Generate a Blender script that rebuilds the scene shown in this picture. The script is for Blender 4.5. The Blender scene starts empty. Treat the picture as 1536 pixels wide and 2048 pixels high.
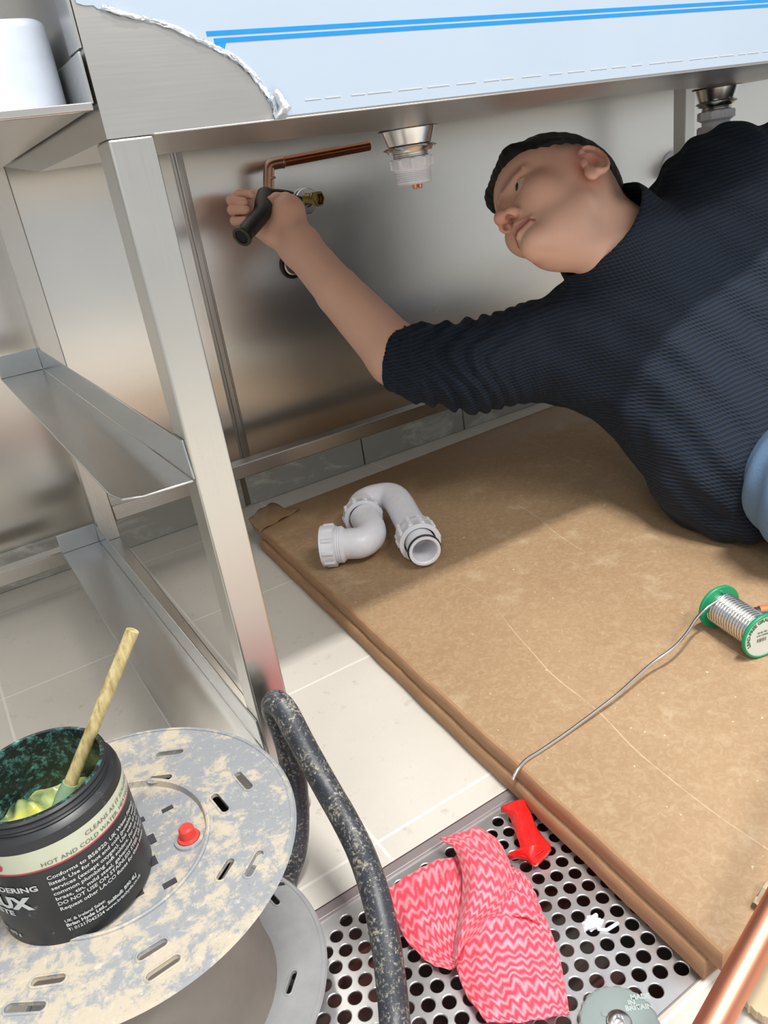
import bpy, bmesh, math, random
import numpy as np
from mathutils import Vector, Matrix
D = bpy.data; COL = bpy.context.scene.collection; SC = bpy.context.scene
PI = math.pi
random.seed(4)

# ------------------------------------------------------------------ camera
CAM = np.array([-.1709, -.6509, .6426]); FPX = 1544.38
_r = Vector((.83726, -.52786, -.14251)); _d = Vector((-.32926, -.27255, -.90405)); _f = Vector((.43837, .80440, -.40217))
_f.normalize(); _r = (_r - _f*_r.dot(_f)).normalized(); _d = _f.cross(_r)
RM = np.array([_r, _d, _f])
cd = D.cameras.new('camera'); cam = D.objects.new('camera', cd); COL.objects.link(cam); SC.camera = cam
cd.sensor_fit = 'VERTICAL'; cd.sensor_height = 24.0; cd.lens = FPX/2048*24.0; cd.clip_start = .01
mw = Matrix.Identity(4)
for i in range(3):
    mw[i][0] = _r[i]; mw[i][1] = -_d[i]; mw[i][2] = -_f[i]; mw[i][3] = CAM[i]
cam.matrix_world = mw

# ------------------------------------------------------------------ light and exposure
SC.view_settings.view_transform = 'Standard'; SC.view_settings.look = 'None'
SC.view_settings.gamma = 1; SC.view_settings.exposure = 0.0; SC.view_settings.use_curve_mapping = False
w = D.worlds.new('world'); SC.world = w; w.use_nodes = True
w.node_tree.nodes['Background'].inputs[0].default_value = (.93, .97, 1, 1)
w.node_tree.nodes['Background'].inputs[1].default_value = .64
def area(name, loc, sx, sy, power, color=(1, .97, .93), rot=(0, 0, 0)):
    l = D.lights.new(name, 'AREA'); l.shape = 'RECTANGLE'; l.size = sx; l.size_y = sy; l.energy = power; l.color = color
    o = D.objects.new(name, l); COL.objects.link(o); o.location = loc; o.rotation_euler = rot
    return o
area('ceiling_strip_light', (.45, -.86, 2.75), .75, .10, 72)
area('ceiling_strip_light_far', (.6, -2.3, 2.85), 1.4, .5, 66)
area('ceiling_strip_light_left', (-1.7, -1.9, 2.85), 1.2, .5, 25)

# ------------------------------------------------------------------ pixel helpers (a photo pixel to a world point)
def _ray(u, v): return RM.T @ np.array([(u-768)/FPX, (v-1024)/FPX, 1.])
def at(u, v, ax, val):
    d = _ray(u, v); return Vector(CAM + d*(val-CAM[ax])/d[ax])
def az(u, v, z): return at(u, v, 2, z)
def ay(u, v, y): return at(u, v, 1, y)
def ad(u, v, t): return Vector(CAM + _ray(u, v)*t)

# ------------------------------------------------------------------ materials
def rgb(r, g, b):
    f = lambda c: ((c/255+.055)/1.055)**2.4 if c/255 > .04045 else c/255/12.92
    return (f(r), f(g), f(b), 1)
class NT:
    def __init__(s, name):
        s.m = D.materials.new(name); s.m.use_nodes = True; s.t = s.m.node_tree; s.b = s.t.nodes['Principled BSDF']
    def n(s, typ, **kw):
        nd = s.t.nodes.new(typ)
        for k, v in kw.items():
            if k.startswith('i_'):
                nd.inputs[k[2:].replace('_', ' ')].default_value = v
            else: setattr(nd, k, v)
        return nd
    def l(s, a, b): s.t.links.new(a, b)
    def math(s, op, a, b=None, c=None, clamp=False):
        nd = s.n('ShaderNodeMath', operation=op, use_clamp=clamp)
        for i, x in enumerate((a, b, c)):
            if x is None: continue
            if isinstance(x, (int, float)): nd.inputs[i].default_value = x
            else: s.l(x, nd.inputs[i])
        return nd.outputs[0]
    def coord(s, kind='Object', scale=(1, 1, 1), rot=(0, 0, 0)):
        tc = s.n('ShaderNodeTexCoord'); mp = s.n('ShaderNodeMapping')
        mp.inputs['Scale'].default_value = scale; mp.inputs['Rotation'].default_value = rot
        s.l(tc.outputs[kind], mp.inputs[0]); return mp.outputs[0]
    def noise(s, vec, scale, detail=4, rough=.6, dist=0):
        nd = s.n('ShaderNodeTexNoise'); nd.inputs['Scale'].default_value = scale; nd.inputs['Detail'].default_value = detail
        nd.inputs['Roughness'].default_value = rough; nd.inputs['Distortion'].default_value = dist
        s.l(vec, nd.inputs['Vector']); return nd.outputs['Fac']
    def ramp(s, fac, stops, interp='LINEAR'):
        nd = s.n('ShaderNodeValToRGB'); cr = nd.color_ramp; cr.interpolation = interp
        while len(cr.elements) < len(stops): cr.elements.new(.5)
        for e, (p, c) in zip(cr.elements, stops):
            e.position = p; e.color = c if len(c) == 4 else (*c, 1)
        s.l(fac, nd.inputs[0]); return nd.outputs[0]
    def mix(s, fac, a, b, bt='MIX'):
        nd = s.n('ShaderNodeMix', data_type='RGBA', blend_type=bt)
        for i, x in ((0, fac), (6, a), (7, b)):
            if isinstance(x, (int, float, tuple)): nd.inputs[i].default_value = x
            else: s.l(x, nd.inputs[i])
        return nd.outputs[2]
    def set(s, **kw):
        for k, v in kw.items():
            k = k.replace('_', ' ')
            if isinstance(v, (int, float, tuple)): s.b.inputs[k].default_value = v
            else: s.l(v, s.b.inputs[k])
        return s
    def bump(s, h, strength=.3, dist=.001):
        nd = s.n('ShaderNodeBump'); nd.inputs['Strength'].default_value = strength; nd.inputs['Distance'].default_value = dist
        s.l(h, nd.inputs['Height']); s.l(nd.outputs[0], s.b.inputs['Normal']); return s
def plain(name, col, rough=.5, metal=0, **kw):
    t = NT(name); c = t.coord(); n = t.noise(c, 60, 3)
    cc = t.mix(n, tuple(x*.88 for x in col[:3])+(1,), tuple(min(1, x*1.1) for x in col[:3])+(1,))
    t.set(Base_Color=cc, Roughness=rough, Metallic=metal, **kw); return t.m
def steel(name, col=(.62, .60, .57, 1), rough=.26, streak=(1, 1, 60), bmp=.05, smudge=.10, tang=None):
    t = NT(name)
    st = t.noise(t.coord(scale=streak), 9, 3, .6)
    sm = t.noise(t.coord(), 3.5, 4, .55, .6)
    c = t.mix(sm, tuple(x*.86 for x in col[:3])+(1,), tuple(min(1, x*1.06) for x in col[:3])+(1,))
    r = t.math('ADD', t.math('MULTIPLY', sm, smudge*2), t.math('ADD', t.math('MULTIPLY', st, .02 if tang else .10), rough-(.01 if tang else .05)-smudge))
    t.set(Base_Color=c, Roughness=r, Metallic=1.0)
    if bmp > .001 or not tang: t.bump(st, bmp or .02, .0002)
    if tang:
        tv = t.n('ShaderNodeCombineXYZ')
        for i in range(3): tv.inputs[i].default_value = tang[i]
        t.b.inputs['Anisotropic'].default_value = .75; t.l(tv.outputs[0], t.b.inputs['Tangent'])
    return t.m
M = {}
M['steel_wall'] = steel('stainless_wall_cladding', (.80, .77, .72, 1), .25, (.5, 1, 22), .0005, .05, tang=(1, 0, 0))
M['steel_leg'] = steel('stainless_leg', (.66, .64, .60, 1), .30, (60, 60, 1.2), 0, .07)
M['steel_rail'] = steel('stainless_rail', (.58, .57, .55, 1), .30, (1.2, 60, 60), 0, .06)
M['steel_runner'] = steel('stainless_runner', (.66, .67, .67, 1), .24, (14, .5, 14), .01, .04)
M['steel_bowl'] = steel('stainless_bowl', (.60, .58, .55, 1), .36, (1.5, 60, 60), 0, .06)
M['steel_dark'] = steel('seam_steel', (.45, .43, .41, 1), .30, (60, 60, 1.2), 0, .06)
M['chrome'] = plain('bright_chrome', (.75, .74, .72, 1), .22, 1.0)
M['brass'] = plain('brass', rgb(140, 122, 74), .32, 1.0)

def film_mat():
    t = NT('blue_white_protective_film'); c = t.coord()
    n = t.noise(c, 4, 3)
    t.set(Base_Color=t.mix(n, rgb(166, 181, 198), rgb(176, 190, 206)), Roughness=.38)
    t.b.inputs['Coat Weight'].default_value = .25; t.b.inputs['Coat Roughness'].default_value = .12
    t.bump(t.noise(t.coord(scale=(1, 1, 3)), 14, 2), .05, .002)
    return t.m
M['film'] = film_mat()
M['film_white'] = plain('torn_film_edge', rgb(226, 232, 240), .3)
M['blue'] = plain('film_blue_stripe', rgb(18, 138, 208), .35)
M['plastic_white'] = plain('white_waste_plastic', rgb(232, 232, 238), .34)
M['plastic_white'].node_tree.nodes['Principled BSDF'].inputs['Subsurface Weight'].default_value = .05
M['plastic_pale'] = plain('pale_blue_white_plastic', rgb(206, 216, 232), .4)
M['rubber'] = plain('black_rubber', (.012, .012, .013, 1), .5)

def tile_mat():
    t = NT('beige_floor_tiles'); tc = t.n('ShaderNodeTexCoord'); sp = t.n('ShaderNodeSeparateXYZ'); t.l(tc.outputs['Object'], sp.inputs[0])
    def line(o, off):
        a = t.math('MODULO', t.math('ADD', o, 30.0-off), .3)
        a = t.math('ABSOLUTE', t.math('SUBTRACT', a, .15))
        return t.math('GREATER_THAN', a, .15-.0018)
    g = t.math('MAXIMUM', line(sp.outputs[0], -.2335), line(sp.outputs[1], .213))
    c = tc.outputs['Object']
    n1 = t.noise(c, 5, 5, .6); n2 = t.noise(c, 160, 3, .7)
    base = t.mix(n1, rgb(204, 199, 190), rgb(222, 217, 208))
    base = t.mix(t.math('MULTIPLY', n2, .25), base, rgb(188, 182, 172))
    # cement smears and grit near the channel
    gr = t.ramp(t.noise(c, 38, 6, .75), [(.60, (0, 0, 0, 1)), (.66, (1, 1, 1, 1))])
    base = t.mix(t.math('MULTIPLY', gr, .28), base, rgb(150, 140, 126))
    col = t.mix(g, base, rgb(232, 228, 220))
    t.set(Base_Color=col, Roughness=t.math('ADD', t.math('MULTIPLY', n1, .2), .32))
    t.bump(t.math('SUBTRACT', t.math('MULTIPLY', n2, .15), g), .25, .001)
    return t.m
M['tile'] = tile_mat()
def skirt_mat():
    t = NT('grey_tile_skirting'); c = t.coord()
    pl = t.ramp(t.noise(t.coord(scale=(1, 1, 2.2)), 7, 6, .7, .8), [(.52, (0, 0, 0, 1)), (.63, (1, 1, 1, 1))])
    t.set(Base_Color=t.mix(t.math('MULTIPLY', pl, .8), rgb(182, 181, 173), rgb(228, 226, 218)), Roughness=.45)
    return t.m
M['skirt'] = skirt_mat()
M['grout'] = plain('wide_joint', rgb(140, 128, 112), .8)

def board_mat():
    t = NT('brown_fibreboard'); c = t.coord()
    n1 = t.noise(c, 4.0, 5, .6, .4); n2 = t.noise(c, 90, 5, .75, 1.5); n3 = t.noise(c, 14, 5, .65)
    base = t.mix(n1, rgb(150, 120, 88), rgb(176, 146, 111))
    fib = t.ramp(n2, [(.44, (0, 0, 0, 1)), (.70, (1, 1, 1, 1))])
    base = t.mix(t.math('MULTIPLY', fib, .40), base, rgb(204, 181, 149))
    dust = t.ramp(n3, [(.56, (0, 0, 0, 1)), (.72, (1, 1, 1, 1))])
    base = t.mix(t.math('MULTIPLY', dust, .45), base, rgb(204, 187, 156))
    # damp varnish-like stain towards the rear left corner, with ragged outline
    sp = t.n('ShaderNodeSeparateXYZ'); t.l(c, sp.inputs[0])
    v = t.math('ADD', sp.outputs[1], t.math('MULTIPLY', t.math('SUBTRACT', n3, .5), .5))
    st = t.math('MULTIPLY', t.math('SUBTRACT', v, .55), 9.0, clamp=True)
    base = t.mix(t.math('MULTIPLY', st, .5), base, rgb(132, 98, 62))
    # long scratches
    nw = t.noise(c, 2.2, 2, .5)
    uu = t.math('ADD', t.math('ADD', t.math('MULTIPLY', sp.outputs[0], 1.0), t.math('MULTIPLY', sp.outputs[1], -.16)), t.math('MULTIPLY', nw, .12))
    tr_ = t.math('PINGPONG', uu, .11)
    s2 = t.math('MULTIPLY', t.math('LESS_THAN', tr_, .0007), t.ramp(t.noise(c, 9, 3), [(.45, (0, 0, 0, 1)), (.6, (1, 1, 1, 1))]))
    base = t.mix(t.math('MULTIPLY', s2, .5), base, rgb(226, 206, 174))
    sp2 = t.ramp(t.noise(c, 120, 2, .5), [(.73, (0, 0, 0, 1)), (.76, (1, 1, 1, 1))])
    base = t.mix(t.math('MULTIPLY', sp2, .7), base, rgb(232, 220, 196))
    t.set(Base_Color=base, Roughness=t.math('SUBTRACT', .62, t.math('MULTIPLY', st, .22)))
    t.bump(t.math('ADD', n2, t.math('MULTIPLY', n3, 2)), .25, .0008)
    return t.m
M['board'] = board_mat()
def edge_mat():
    t = NT('fibreboard_cut_edge'); c = t.coord(scale=(1, 1, 6)); n = t.noise(c, 20, 5, .7)
    t.set(Base_Color=t.mix(n, rgb(140, 100, 72), rgb(188, 150, 112)), Roughness=.7); t.bump(n, .4, .001); return t.m
M['board_edge'] = edge_mat()

def perf_mat():
    t = NT('perforated_stainless'); c = t.coord(); n = t.noise(c, 22, 5, .65)
    t.set(Base_Color=t.mix(n, (.62, .62, .63, 1), (.80, .80, .81, 1)), Metallic=.85, Roughness=t.math('ADD', t.math('MULTIPLY', n, .25), .22))
    return t.m
M['perf'] = perf_mat()
def pit_mat():
    t = NT('channel_bottom'); c = t.coord(); n = t.noise(c, 9, 3, .5)
    t.set(Base_Color=t.ramp(n, [(.42, rgb(84, 80, 76)), (.56, rgb(110, 66, 62))]), Roughness=.35); return t.m
M['pit'] = pit_mat()
M['pit_frame'] = plain('channel_frame', rgb(150, 140, 140), .45, .3)

def reel_mat():
    t = NT('plaster_splashed_grey_plastic'); c = t.coord()
    n1 = t.noise(c, 42, 9, .78, .25); n2 = t.noise(c, 150, 6, .75, .4); n3 = t.noise(c, 7, 4, .6)
    base = t.mix(n3, rgb(128, 133, 140), rgb(160, 162, 164))
    a = t.ramp(t.math('ADD', n1, t.math('MULTIPLY', n3, .35)), [(.66, (0, 0, 0, 1)), (.74, (1, 1, 1, 1))])
    base = t.mix(t.math('MULTIPLY', a, .85), base, rgb(196, 184, 162))
    b = t.ramp(n2, [(.57, (0, 0, 0, 1)), (.68, (1, 1, 1, 1))])
    base = t.mix(t.math('MULTIPLY', b, .6), base, rgb(212, 206, 190))
    d = t.ramp(n2, [(.30, (1, 1, 1, 1)), (.40, (0, 0, 0, 1))])
    base = t.mix(t.math('MULTIPLY', d, .5), base, rgb(92, 98, 108))
    t.set(Base_Color=base, Roughness=.55); t.bump(t.math('ADD', n1, n2), .25, .0012); return t.m
M['reel'] = reel_mat()
M['reel_lower'] = (lambda t: (t.set(Base_Color=t.mix(t.noise(t.coord(), 30, 6, .7), rgb(128, 130, 134), rgb(168, 168, 168)), Roughness=.45), t.m)[1])(NT('grey_plastic_flange'))
M['drum'] = plain('grey_drum', rgb(140, 132, 124), .5)
def tube_mat():
    t = NT('scratched_black_tube'); c = t.coord()
    n = t.noise(c, 330, 6, .8, .3); n3 = t.noise(c, 30, 5, .65)
    base = t.mix(n3, rgb(34, 38, 46), rgb(66, 70, 78))
    a = t.ramp(t.math('ADD', n, t.math('MULTIPLY', n3, .45)), [(.76, (0, 0, 0, 1)), (.86, (1, 1, 1, 1))])
    base = t.mix(t.math('MULTIPLY', a, .85), base, rgb(176, 168, 150))
    t.set(Base_Color=base, Roughness=.36); t.bump(n, .2, .0008); return t.m
M['tube'] = tube_mat()
def tub_mat():
    t = NT('dusty_black_tub'); c = t.coord(); n = t.noise(c, 55, 6, .75)
    a = t.ramp(n, [(.62, (0, 0, 0, 1)), (.74, (1, 1, 1, 1))])
    t.set(Base_Color=t.mix(t.math('MULTIPLY', a, .55), rgb(38, 40, 43), rgb(150, 160, 165)), Roughness=.38); return t.m
M['tub'] = tub_mat()
def rim_mat():
    t = NT('flux_smeared_rim'); c = t.coord(); n = t.noise(c, 160, 6, .75, .2)
    t.set(Base_Color=t.ramp(n, [(.50, rgb(30, 36, 38)), (.62, rgb(70, 120, 112)), (.74, rgb(150, 190, 176))]), Roughness=.25); return t.m
M['rim'] = rim_mat()
def paste_mat():
    t = NT('yellow_green_flux_paste'); c = t.coord(); n = t.noise(c, 28, 3, .5)
    t.set(Base_Color=t.ramp(n, [(.36, rgb(70, 96, 74)), (.5, rgb(176, 188, 120)), (.62, rgb(214, 200, 40)), (.75, rgb(226, 226, 170))]), Roughness=.12)
    t.b.inputs['Subsurface Weight'].default_value = .25; t.b.inputs['Subsurface Radius'].default_value = (.006, .006, .003)
    return t.m
M['paste'] = paste_mat()
M['label_cream'] = plain('cream_label_band', rgb(196, 200, 178), .45)
M['label_red'] = plain('red_label_line', rgb(190, 52, 72), .45)
M['print_white'] = plain('pale_print', rgb(196, 200, 200), .5)
M['print_grey'] = plain('grey_print', rgb(92, 94, 90), .5)
M['wood'] = (lambda t: (t.set(Base_Color=t.ramp(t.noise(t.coord(scale=(4, 4, .4)), 60, 4, .6), [(.35, rgb(158, 136, 84)), (.6, rgb(206, 192, 142)), (.75, rgb(196, 204, 170))]), Roughness=.5), t.m)[1])(NT('stained_dowel'))
M['bristle'] = plain('flux_soaked_bristles', rgb(140, 170, 140), .3)
M['red_plastic'] = plain('red_button', rgb(226, 66, 56), .4)
M['socket'] = plain('socket_recess', rgb(58, 58, 64), .6)
M['green'] = plain('green_spool_plastic', rgb(22, 150, 100), .38)
M['solder'] = plain('silver_solder', (.80, .79, .78, 1), .2, 1.0)
M['spool_label'] = plain('grey_white_spool_label', rgb(214, 220, 212), .45)
M['green_print'] = plain('dark_green_print', rgb(40, 110, 78), .5)
M['orange'] = plain('orange_grip', rgb(224, 122, 70), .45)
M['dark_grip'] = plain('dark_grip', rgb(60, 66, 74), .5)
M['tape'] = (lambda t: (t.set(Base_Color=t.mix(t.noise(t.coord(), 90, 4), rgb(214, 24, 24), rgb(238, 44, 40)), Roughness=.28), t.m)[1])(NT('glossy_red_tape'))
def cloth_mat():
    t = NT('pink_zigzag_cloth'); tc = t.n('ShaderNodeTexCoord'); sp = t.n('ShaderNodeSeparateXYZ'); t.l(tc.outputs['UV'], sp.inputs[0])
    tri = t.math('PINGPONG', t.math('MULTIPLY', sp.outputs[0], 12.0), .5)
    c = tc.outputs['Object']; nz = t.math('MULTIPLY', t.math('SUBTRACT', t.noise(c, 38, 4), .5), 1.9)
    ph = t.math('ADD', t.math('ADD', t.math('MULTIPLY', sp.outputs[1], 13.0), t.math('MULTIPLY', tri, 1.1)), nz)
    s = t.math('ADD', t.math('MULTIPLY', t.math('SINE', t.math('MULTIPLY', ph, 2*PI)), .5), .5)
    s = t.math('POWER', s, 1.6)
    s = t.math('MULTIPLY', s, t.math('ADD', t.noise(c, 90, 3), .25), clamp=True)
    t.set(Base_Color=t.mix(s, rgb(236, 66, 88), rgb(250, 168, 178)), Roughness=.85)
    t.b.inputs['Sheen Weight'].default_value = .2
    t.bump(t.noise(c, 700, 2), .3, .0005); return t.m
M['cloth'] = cloth_mat()
def copper_mat(name, c1, c2, rough):
    t = NT(name); n = t.noise(t.coord(scale=(1, 1, 1)), 18, 4, .6, .4)
    t.set(Base_Color=t.mix(n, c1, c2), Metallic=1.0, Roughness=rough); return t.m
M['copper'] = copper_mat('bright_copper', rgb(200, 126, 98), rgb(222, 156, 130), .42)
M['copper_dull'] = copper_mat('dull_copper', rgb(140, 84, 56), rgb(186, 112, 80), .28)
M['copper_bright2'] = copper_mat('soldered_copper', rgb(150, 104, 78), rgb(196, 160, 140), .3)
M['iron'] = (lambda t: (t.set(Base_Color=t.mix(t.noise(t.coord(), 90, 4), rgb(26, 26, 27), rgb(44, 44, 44)), Roughness=.5, Metallic=.3), t.m)[1])(NT('black_tool_grip'))
M['grey_knob'] = plain('grey_green_knob', rgb(138, 150, 148), .45)
M['knob_text'] = plain('pale_raised_lettering', rgb(172, 184, 182), .5)  # lettering tinted a little paler than the housing
M['silicone'] = plain('white_silicone', rgb(230, 232, 236), .35)
M['cardboard'] = plain('torn_pale_board', rgb(196, 178, 148), .8)
M['gap'] = plain('dark_gap', (.02, .02, .02, 1), .9)
M['wall_grey'] = plain('grey_wall_band', rgb(120, 112, 100), .6)

# ------------------------------------------------------------------ mesh helpers
def reg(o, label=None, cat=None, group=None, kind=None):
    if label: o['label'] = label
    if cat: o['category'] = cat
    if group: o['group'] = group
    if kind: o['kind'] = kind
    return o
def empty(name, loc, label, cat, group=None):
    o = D.objects.new(name, None); COL.objects.link(o); o.location = loc; o.empty_display_size = .02
    return reg(o, label, cat, group)
def link_mesh(name, me, mat, parent=None, smooth=True, angle=35):
    o = D.objects.new(name, me); COL.objects.link(o)
    if mat: me.materials.append(mat)
    if smooth:
        me.shade_smooth()
        try: me.set_sharp_from_angle(angle=math.radians(angle))
        except Exception: pass
    if parent is not None:
        o.parent = parent; o.matrix_parent_inverse = Matrix.Translation(-Vector(parent_world(parent)))
    return o
def parent_world(p):
    v = Vector(p.location); q = p.parent
    # meshes are built in world coordinates at the origin; only the root empty carries a location
    return v if q is None else Vector((0, 0, 0))
def fin(name, bm, mat, parent=None, bevel=0, seg=2, smooth=True, angle=35, solid=0):
    me = D.meshes.new(name); bmesh.ops.recalc_face_normals(bm, faces=bm.faces[:]) if len(bm.faces) else None
    bm.to_mesh(me); bm.free()
    o = link_mesh(name, me, mat, parent, smooth, angle)
    if solid:
        m = o.modifiers.new('s', 'SOLIDIFY'); m.thickness = solid; m.offset = 0
    if bevel:
        m = o.modifiers.new('b', 'BEVEL'); m.width = bevel; m.segments = seg; m.limit_method = 'ANGLE'; m.angle_limit = math.radians(35)
    return o
def box(bm, x0, x1, y0, y1, z0, z1):
    v = [bm.verts.new((x, y, z)) for x in (x0, x1) for y in (y0, y1) for z in (z0, z1)]
    for f in ((0, 1, 3, 2), (4, 6, 7, 5), (0, 4, 5, 1), (2, 3, 7, 6), (0, 2, 6, 4), (1, 5, 7, 3)): bm.faces.new([v[i] for i in f])
    return v
def hexa(bm, pts):  # 4 bottom, 4 top
    v = [bm.verts.new(p) for p in pts]
    for f in ((0, 3, 2, 1), (4, 5, 6, 7), (0, 1, 5, 4), (1, 2, 6, 5), (2, 3, 7, 6), (3, 0, 4, 7)): bm.faces.new([v[i] for i in f])
def frame_for(d):
    d = Vector(d).normalized(); a = Vector((0, 0, 1)) if abs(d.z) < .9 else Vector((1, 0, 0))
    x = d.cross(a).normalized(); return x, d.cross(x).normalized(), d
def tube(bm, pts, r, seg=20, cap=True):
    pts = [Vector(p) for p in pts]; n = len(pts); rr = r if isinstance(r, (list, tuple)) else [r]*n
    prevx = None; rings = []
    for i, p in enumerate(pts):
        t = (pts[min(i+1, n-1)]-pts[max(i-1, 0)]).normalized()
        if prevx is None: x = frame_for(t)[0]
        else: x = (prevx-t*prevx.dot(t)).normalized()
        y = t.cross(x); prevx = x
        rings.append([bm.verts.new(p+(x*math.cos(a)+y*math.sin(a))*rr[i]) for a in [2*PI*k/seg for k in range(seg)]])
    for a, b in zip(rings, rings[1:]):
        for k in range(seg): bm.faces.new((a[k], a[(k+1) % seg], b[(k+1) % seg], b[k]))
    if cap:
        bm.faces.new(rings[0][::-1]); bm.faces.new(rings[-1])
    return rings
def cr(pts, n=8):  # Catmull-Rom through points
    P = [np.array(p, float) for p in pts]; out = []
    for i in range(len(P)-1):
        p0 = P[max(i-1, 0)]; p1 = P[i]; p2 = P[i+1]; p3 = P[min(i+2, len(P)-1)]
        for k in range(n):
            t = k/n
            out.append(.5*((2*p1)+(-p0+p2)*t+(2*p0-5*p1+4*p2-p3)*t*t+(-p0+3*p1-3*p2+p3)*t**3))
    out.append(P[-1]); return [Vector(tuple(q)) for q in out]
def lathe(bm, prof, origin=(0, 0, 0), axis=(0, 0, 1), seg=48, close=False, mod=None):
    """prof: list of (r, h) along axis"""
    x, y, d = frame_for(axis); o = Vector(origin); rings = []
    for j, (r, h) in enumerate(prof):
        ring = []
        if r < 1e-6: ring = [bm.verts.new(o+d*h)]
        else:
            for k in range(seg):
                a = 2*PI*k/seg; q = r*(mod(a, j) if mod else 1)
                ring.append(bm.verts.new(o+d*h+(x*math.cos(a)+y*math.sin(a))*q))
        rings.append(ring)
    for a, b in zip(rings, rings[1:]):
        if len(a) == 1 and len(b) == 1: continue
        for k in range(seg):
            k2 = (k+1) % seg
            if len(a) == 1: bm.faces.new((a[0], b[k2], b[k]))
            elif len(b) == 1: bm.faces.new((a[k], a[k2], b[0]))
            else: bm.faces.new((a[k], a[k2], b[k2], b[k]))
    return rings
def prism(bm, poly, off):
    """extrude a planar 3d polygon by vector off"""
    a = [bm.verts.new(p) for p in poly]; b = [bm.verts.new(Vector(p)+Vector(off)) for p in poly]
    bm.faces.new(a[::-1]); bm.faces.new(b); n = len(a)
    for i in range(n): bm.faces.new((a[i], a[(i+1) % n], b[(i+1) % n], b[i]))
def loft(bm, rows, nu=6, nv=6, uvl=None, disp=None, uvs=(1, 1), uvo=(0, 0)):
    R = [cr(r, nu) for r in rows]; m = min(len(r) for r in R)
    cols = [cr([r[i] for r in R], nv) for i in range(m)]
    H = len(cols[0]); g = [[None]*H for _ in range(m)]
    for i in range(m):
        for j in range(H):
            p = cols[i][j].copy()
            if disp: p = p + disp(p, i/(m-1), j/(H-1))
            g[i][j] = bm.verts.new(p)
    for i in range(m-1):
        for j in range(H-1):
            f = bm.faces.new((g[i][j], g[i+1][j], g[i+1][j+1], g[i][j+1]))
            if uvl:
                for lp, (a, b) in zip(f.loops, ((i, j), (i+1, j), (i+1, j+1), (i, j+1))):
                    lp[uvl].uv = (uvo[0]+a/(m-1)*uvs[0], uvo[1]+b/(H-1)*uvs[1])
    return g
def text_mesh(s, size, align='LEFT', bold=0.0):
    cu = D.curves.new('t', 'FONT'); cu.body = s; cu.size = size; cu.align_x = align; cu.offset = bold; cu.resolution_u = 2
    ob = D.objects.new('t', cu); COL.objects.link(ob)
    dg = bpy.context.evaluated_depsgraph_get(); me = D.meshes.new_from_object(ob.evaluated_get(dg))
    D.objects.remove(ob); D.curves.remove(cu)
    return me
def map_mesh(me, fn, sub=None):
    if sub:
        bm = bmesh.new(); bm.from_mesh(me)
        bmesh.ops.triangulate(bm, faces=bm.faces[:])
        for _ in range(3):
            es = [e for e in bm.edges if e.calc_length() > sub]
            if not es: break
            bmesh.ops.subdivide_edges(bm, edges=es, cuts=1)
            bmesh.ops.triangulate(bm, faces=bm.faces[:])
        bm.to_mesh(me); bm.free()
    for v in me.vertices: v.co = fn(v.co)
    return me

# ================================================================== SETTING
GX0, GX1, GY0, GY1 = -.75, .9, -.382, -.118
bm = bmesh.new()
X0, X1, Y0, Y1 = -2.2, 3.2, -2.4, .93
for (a, b, c, d) in ((X0, X1, GY1, Y1), (X0, X1, Y0, GY0), (X0, GX0, GY0, GY1), (GX1, X1, GY0, GY1)):
    bm.faces.new([bm.verts.new(p) for p in ((a, c, 0), (b, c, 0), (b, d, 0), (a, d, 0))])
bmesh.ops.remove_doubles(bm, verts=bm.verts[:], dist=1e-5)
reg(fin('floor', bm, M['tile'], smooth=False), kind='structure')
# channel walls and bottom
bm = bmesh.new()
for pts in (((GX0, GY1, 0), (GX1, GY1, 0), (GX1, GY1, -.09), (GX0, GY1, -.09)), ((GX0, GY0, 0), (GX1, GY0, 0), (GX1, GY0, -.09), (GX0, GY0, -.09)),
            ((GX0, GY0, 0), (GX0, GY1, 0), (GX0, GY1, -.09), (GX0, GY0, -.09)), ((GX1, GY0, 0), (GX1, GY1, 0), (GX1, GY1, -.09), (GX1, GY0, -.09)),
            ((GX0, GY0, -.09), (GX1, GY0, -.09), (GX1, GY1, -.09), (GX0, GY1, -.09))):
    bm.faces.new([bm.verts.new(p) for p in pts])
reg(fin('trim_2', bm, M['pit'], smooth=False), kind='structure')
bm = bmesh.new()   # mauve-grey channel surround let into the tiles
box(bm, GX0, GX1, GY1-.012, GY1+.0, -.02, -.0005); box(bm, GX0, GX1, GY0, GY0+.0025, -.02, -.001)
reg(fin('trim_1', bm, M['pit_frame'], bevel=.0015), kind='structure')

YW = .925
bm = bmesh.new(); box(bm, X0, X1, YW, YW+.05, 0, 2.9)
reg(fin('wall_back', bm, M['steel_wall'], smooth=False), kind='structure')
bm = bmesh.new(); box(bm, X0, .334, YW-.016, YW, 0, .074); box(bm, .347, .647, YW-.016, YW, 0, .074); box(bm, .651, .951, YW-.016, YW, 0, .074); box(bm, .955, X1, YW-.016, YW, 0, .074)
reg(fin('baseboard_back', bm, M['skirt'], bevel=.002), kind='structure')
bm = bmesh.new(); box(bm, .334, .347, YW-.008, YW, 0, .074)
reg(fin('trim_3', bm, M['grout']), kind='structure')
# vertical cover strip on the joint of two wall sheets
bm = bmesh.new(); box(bm, .352, .374, YW-.006, YW, .075, 2.9); box(bm, .357, .369, YW-.010, YW-.006, .075, 2.9)
reg(fin('trim_4', bm, M['steel_dark'], bevel=.002), kind='structure')

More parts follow.
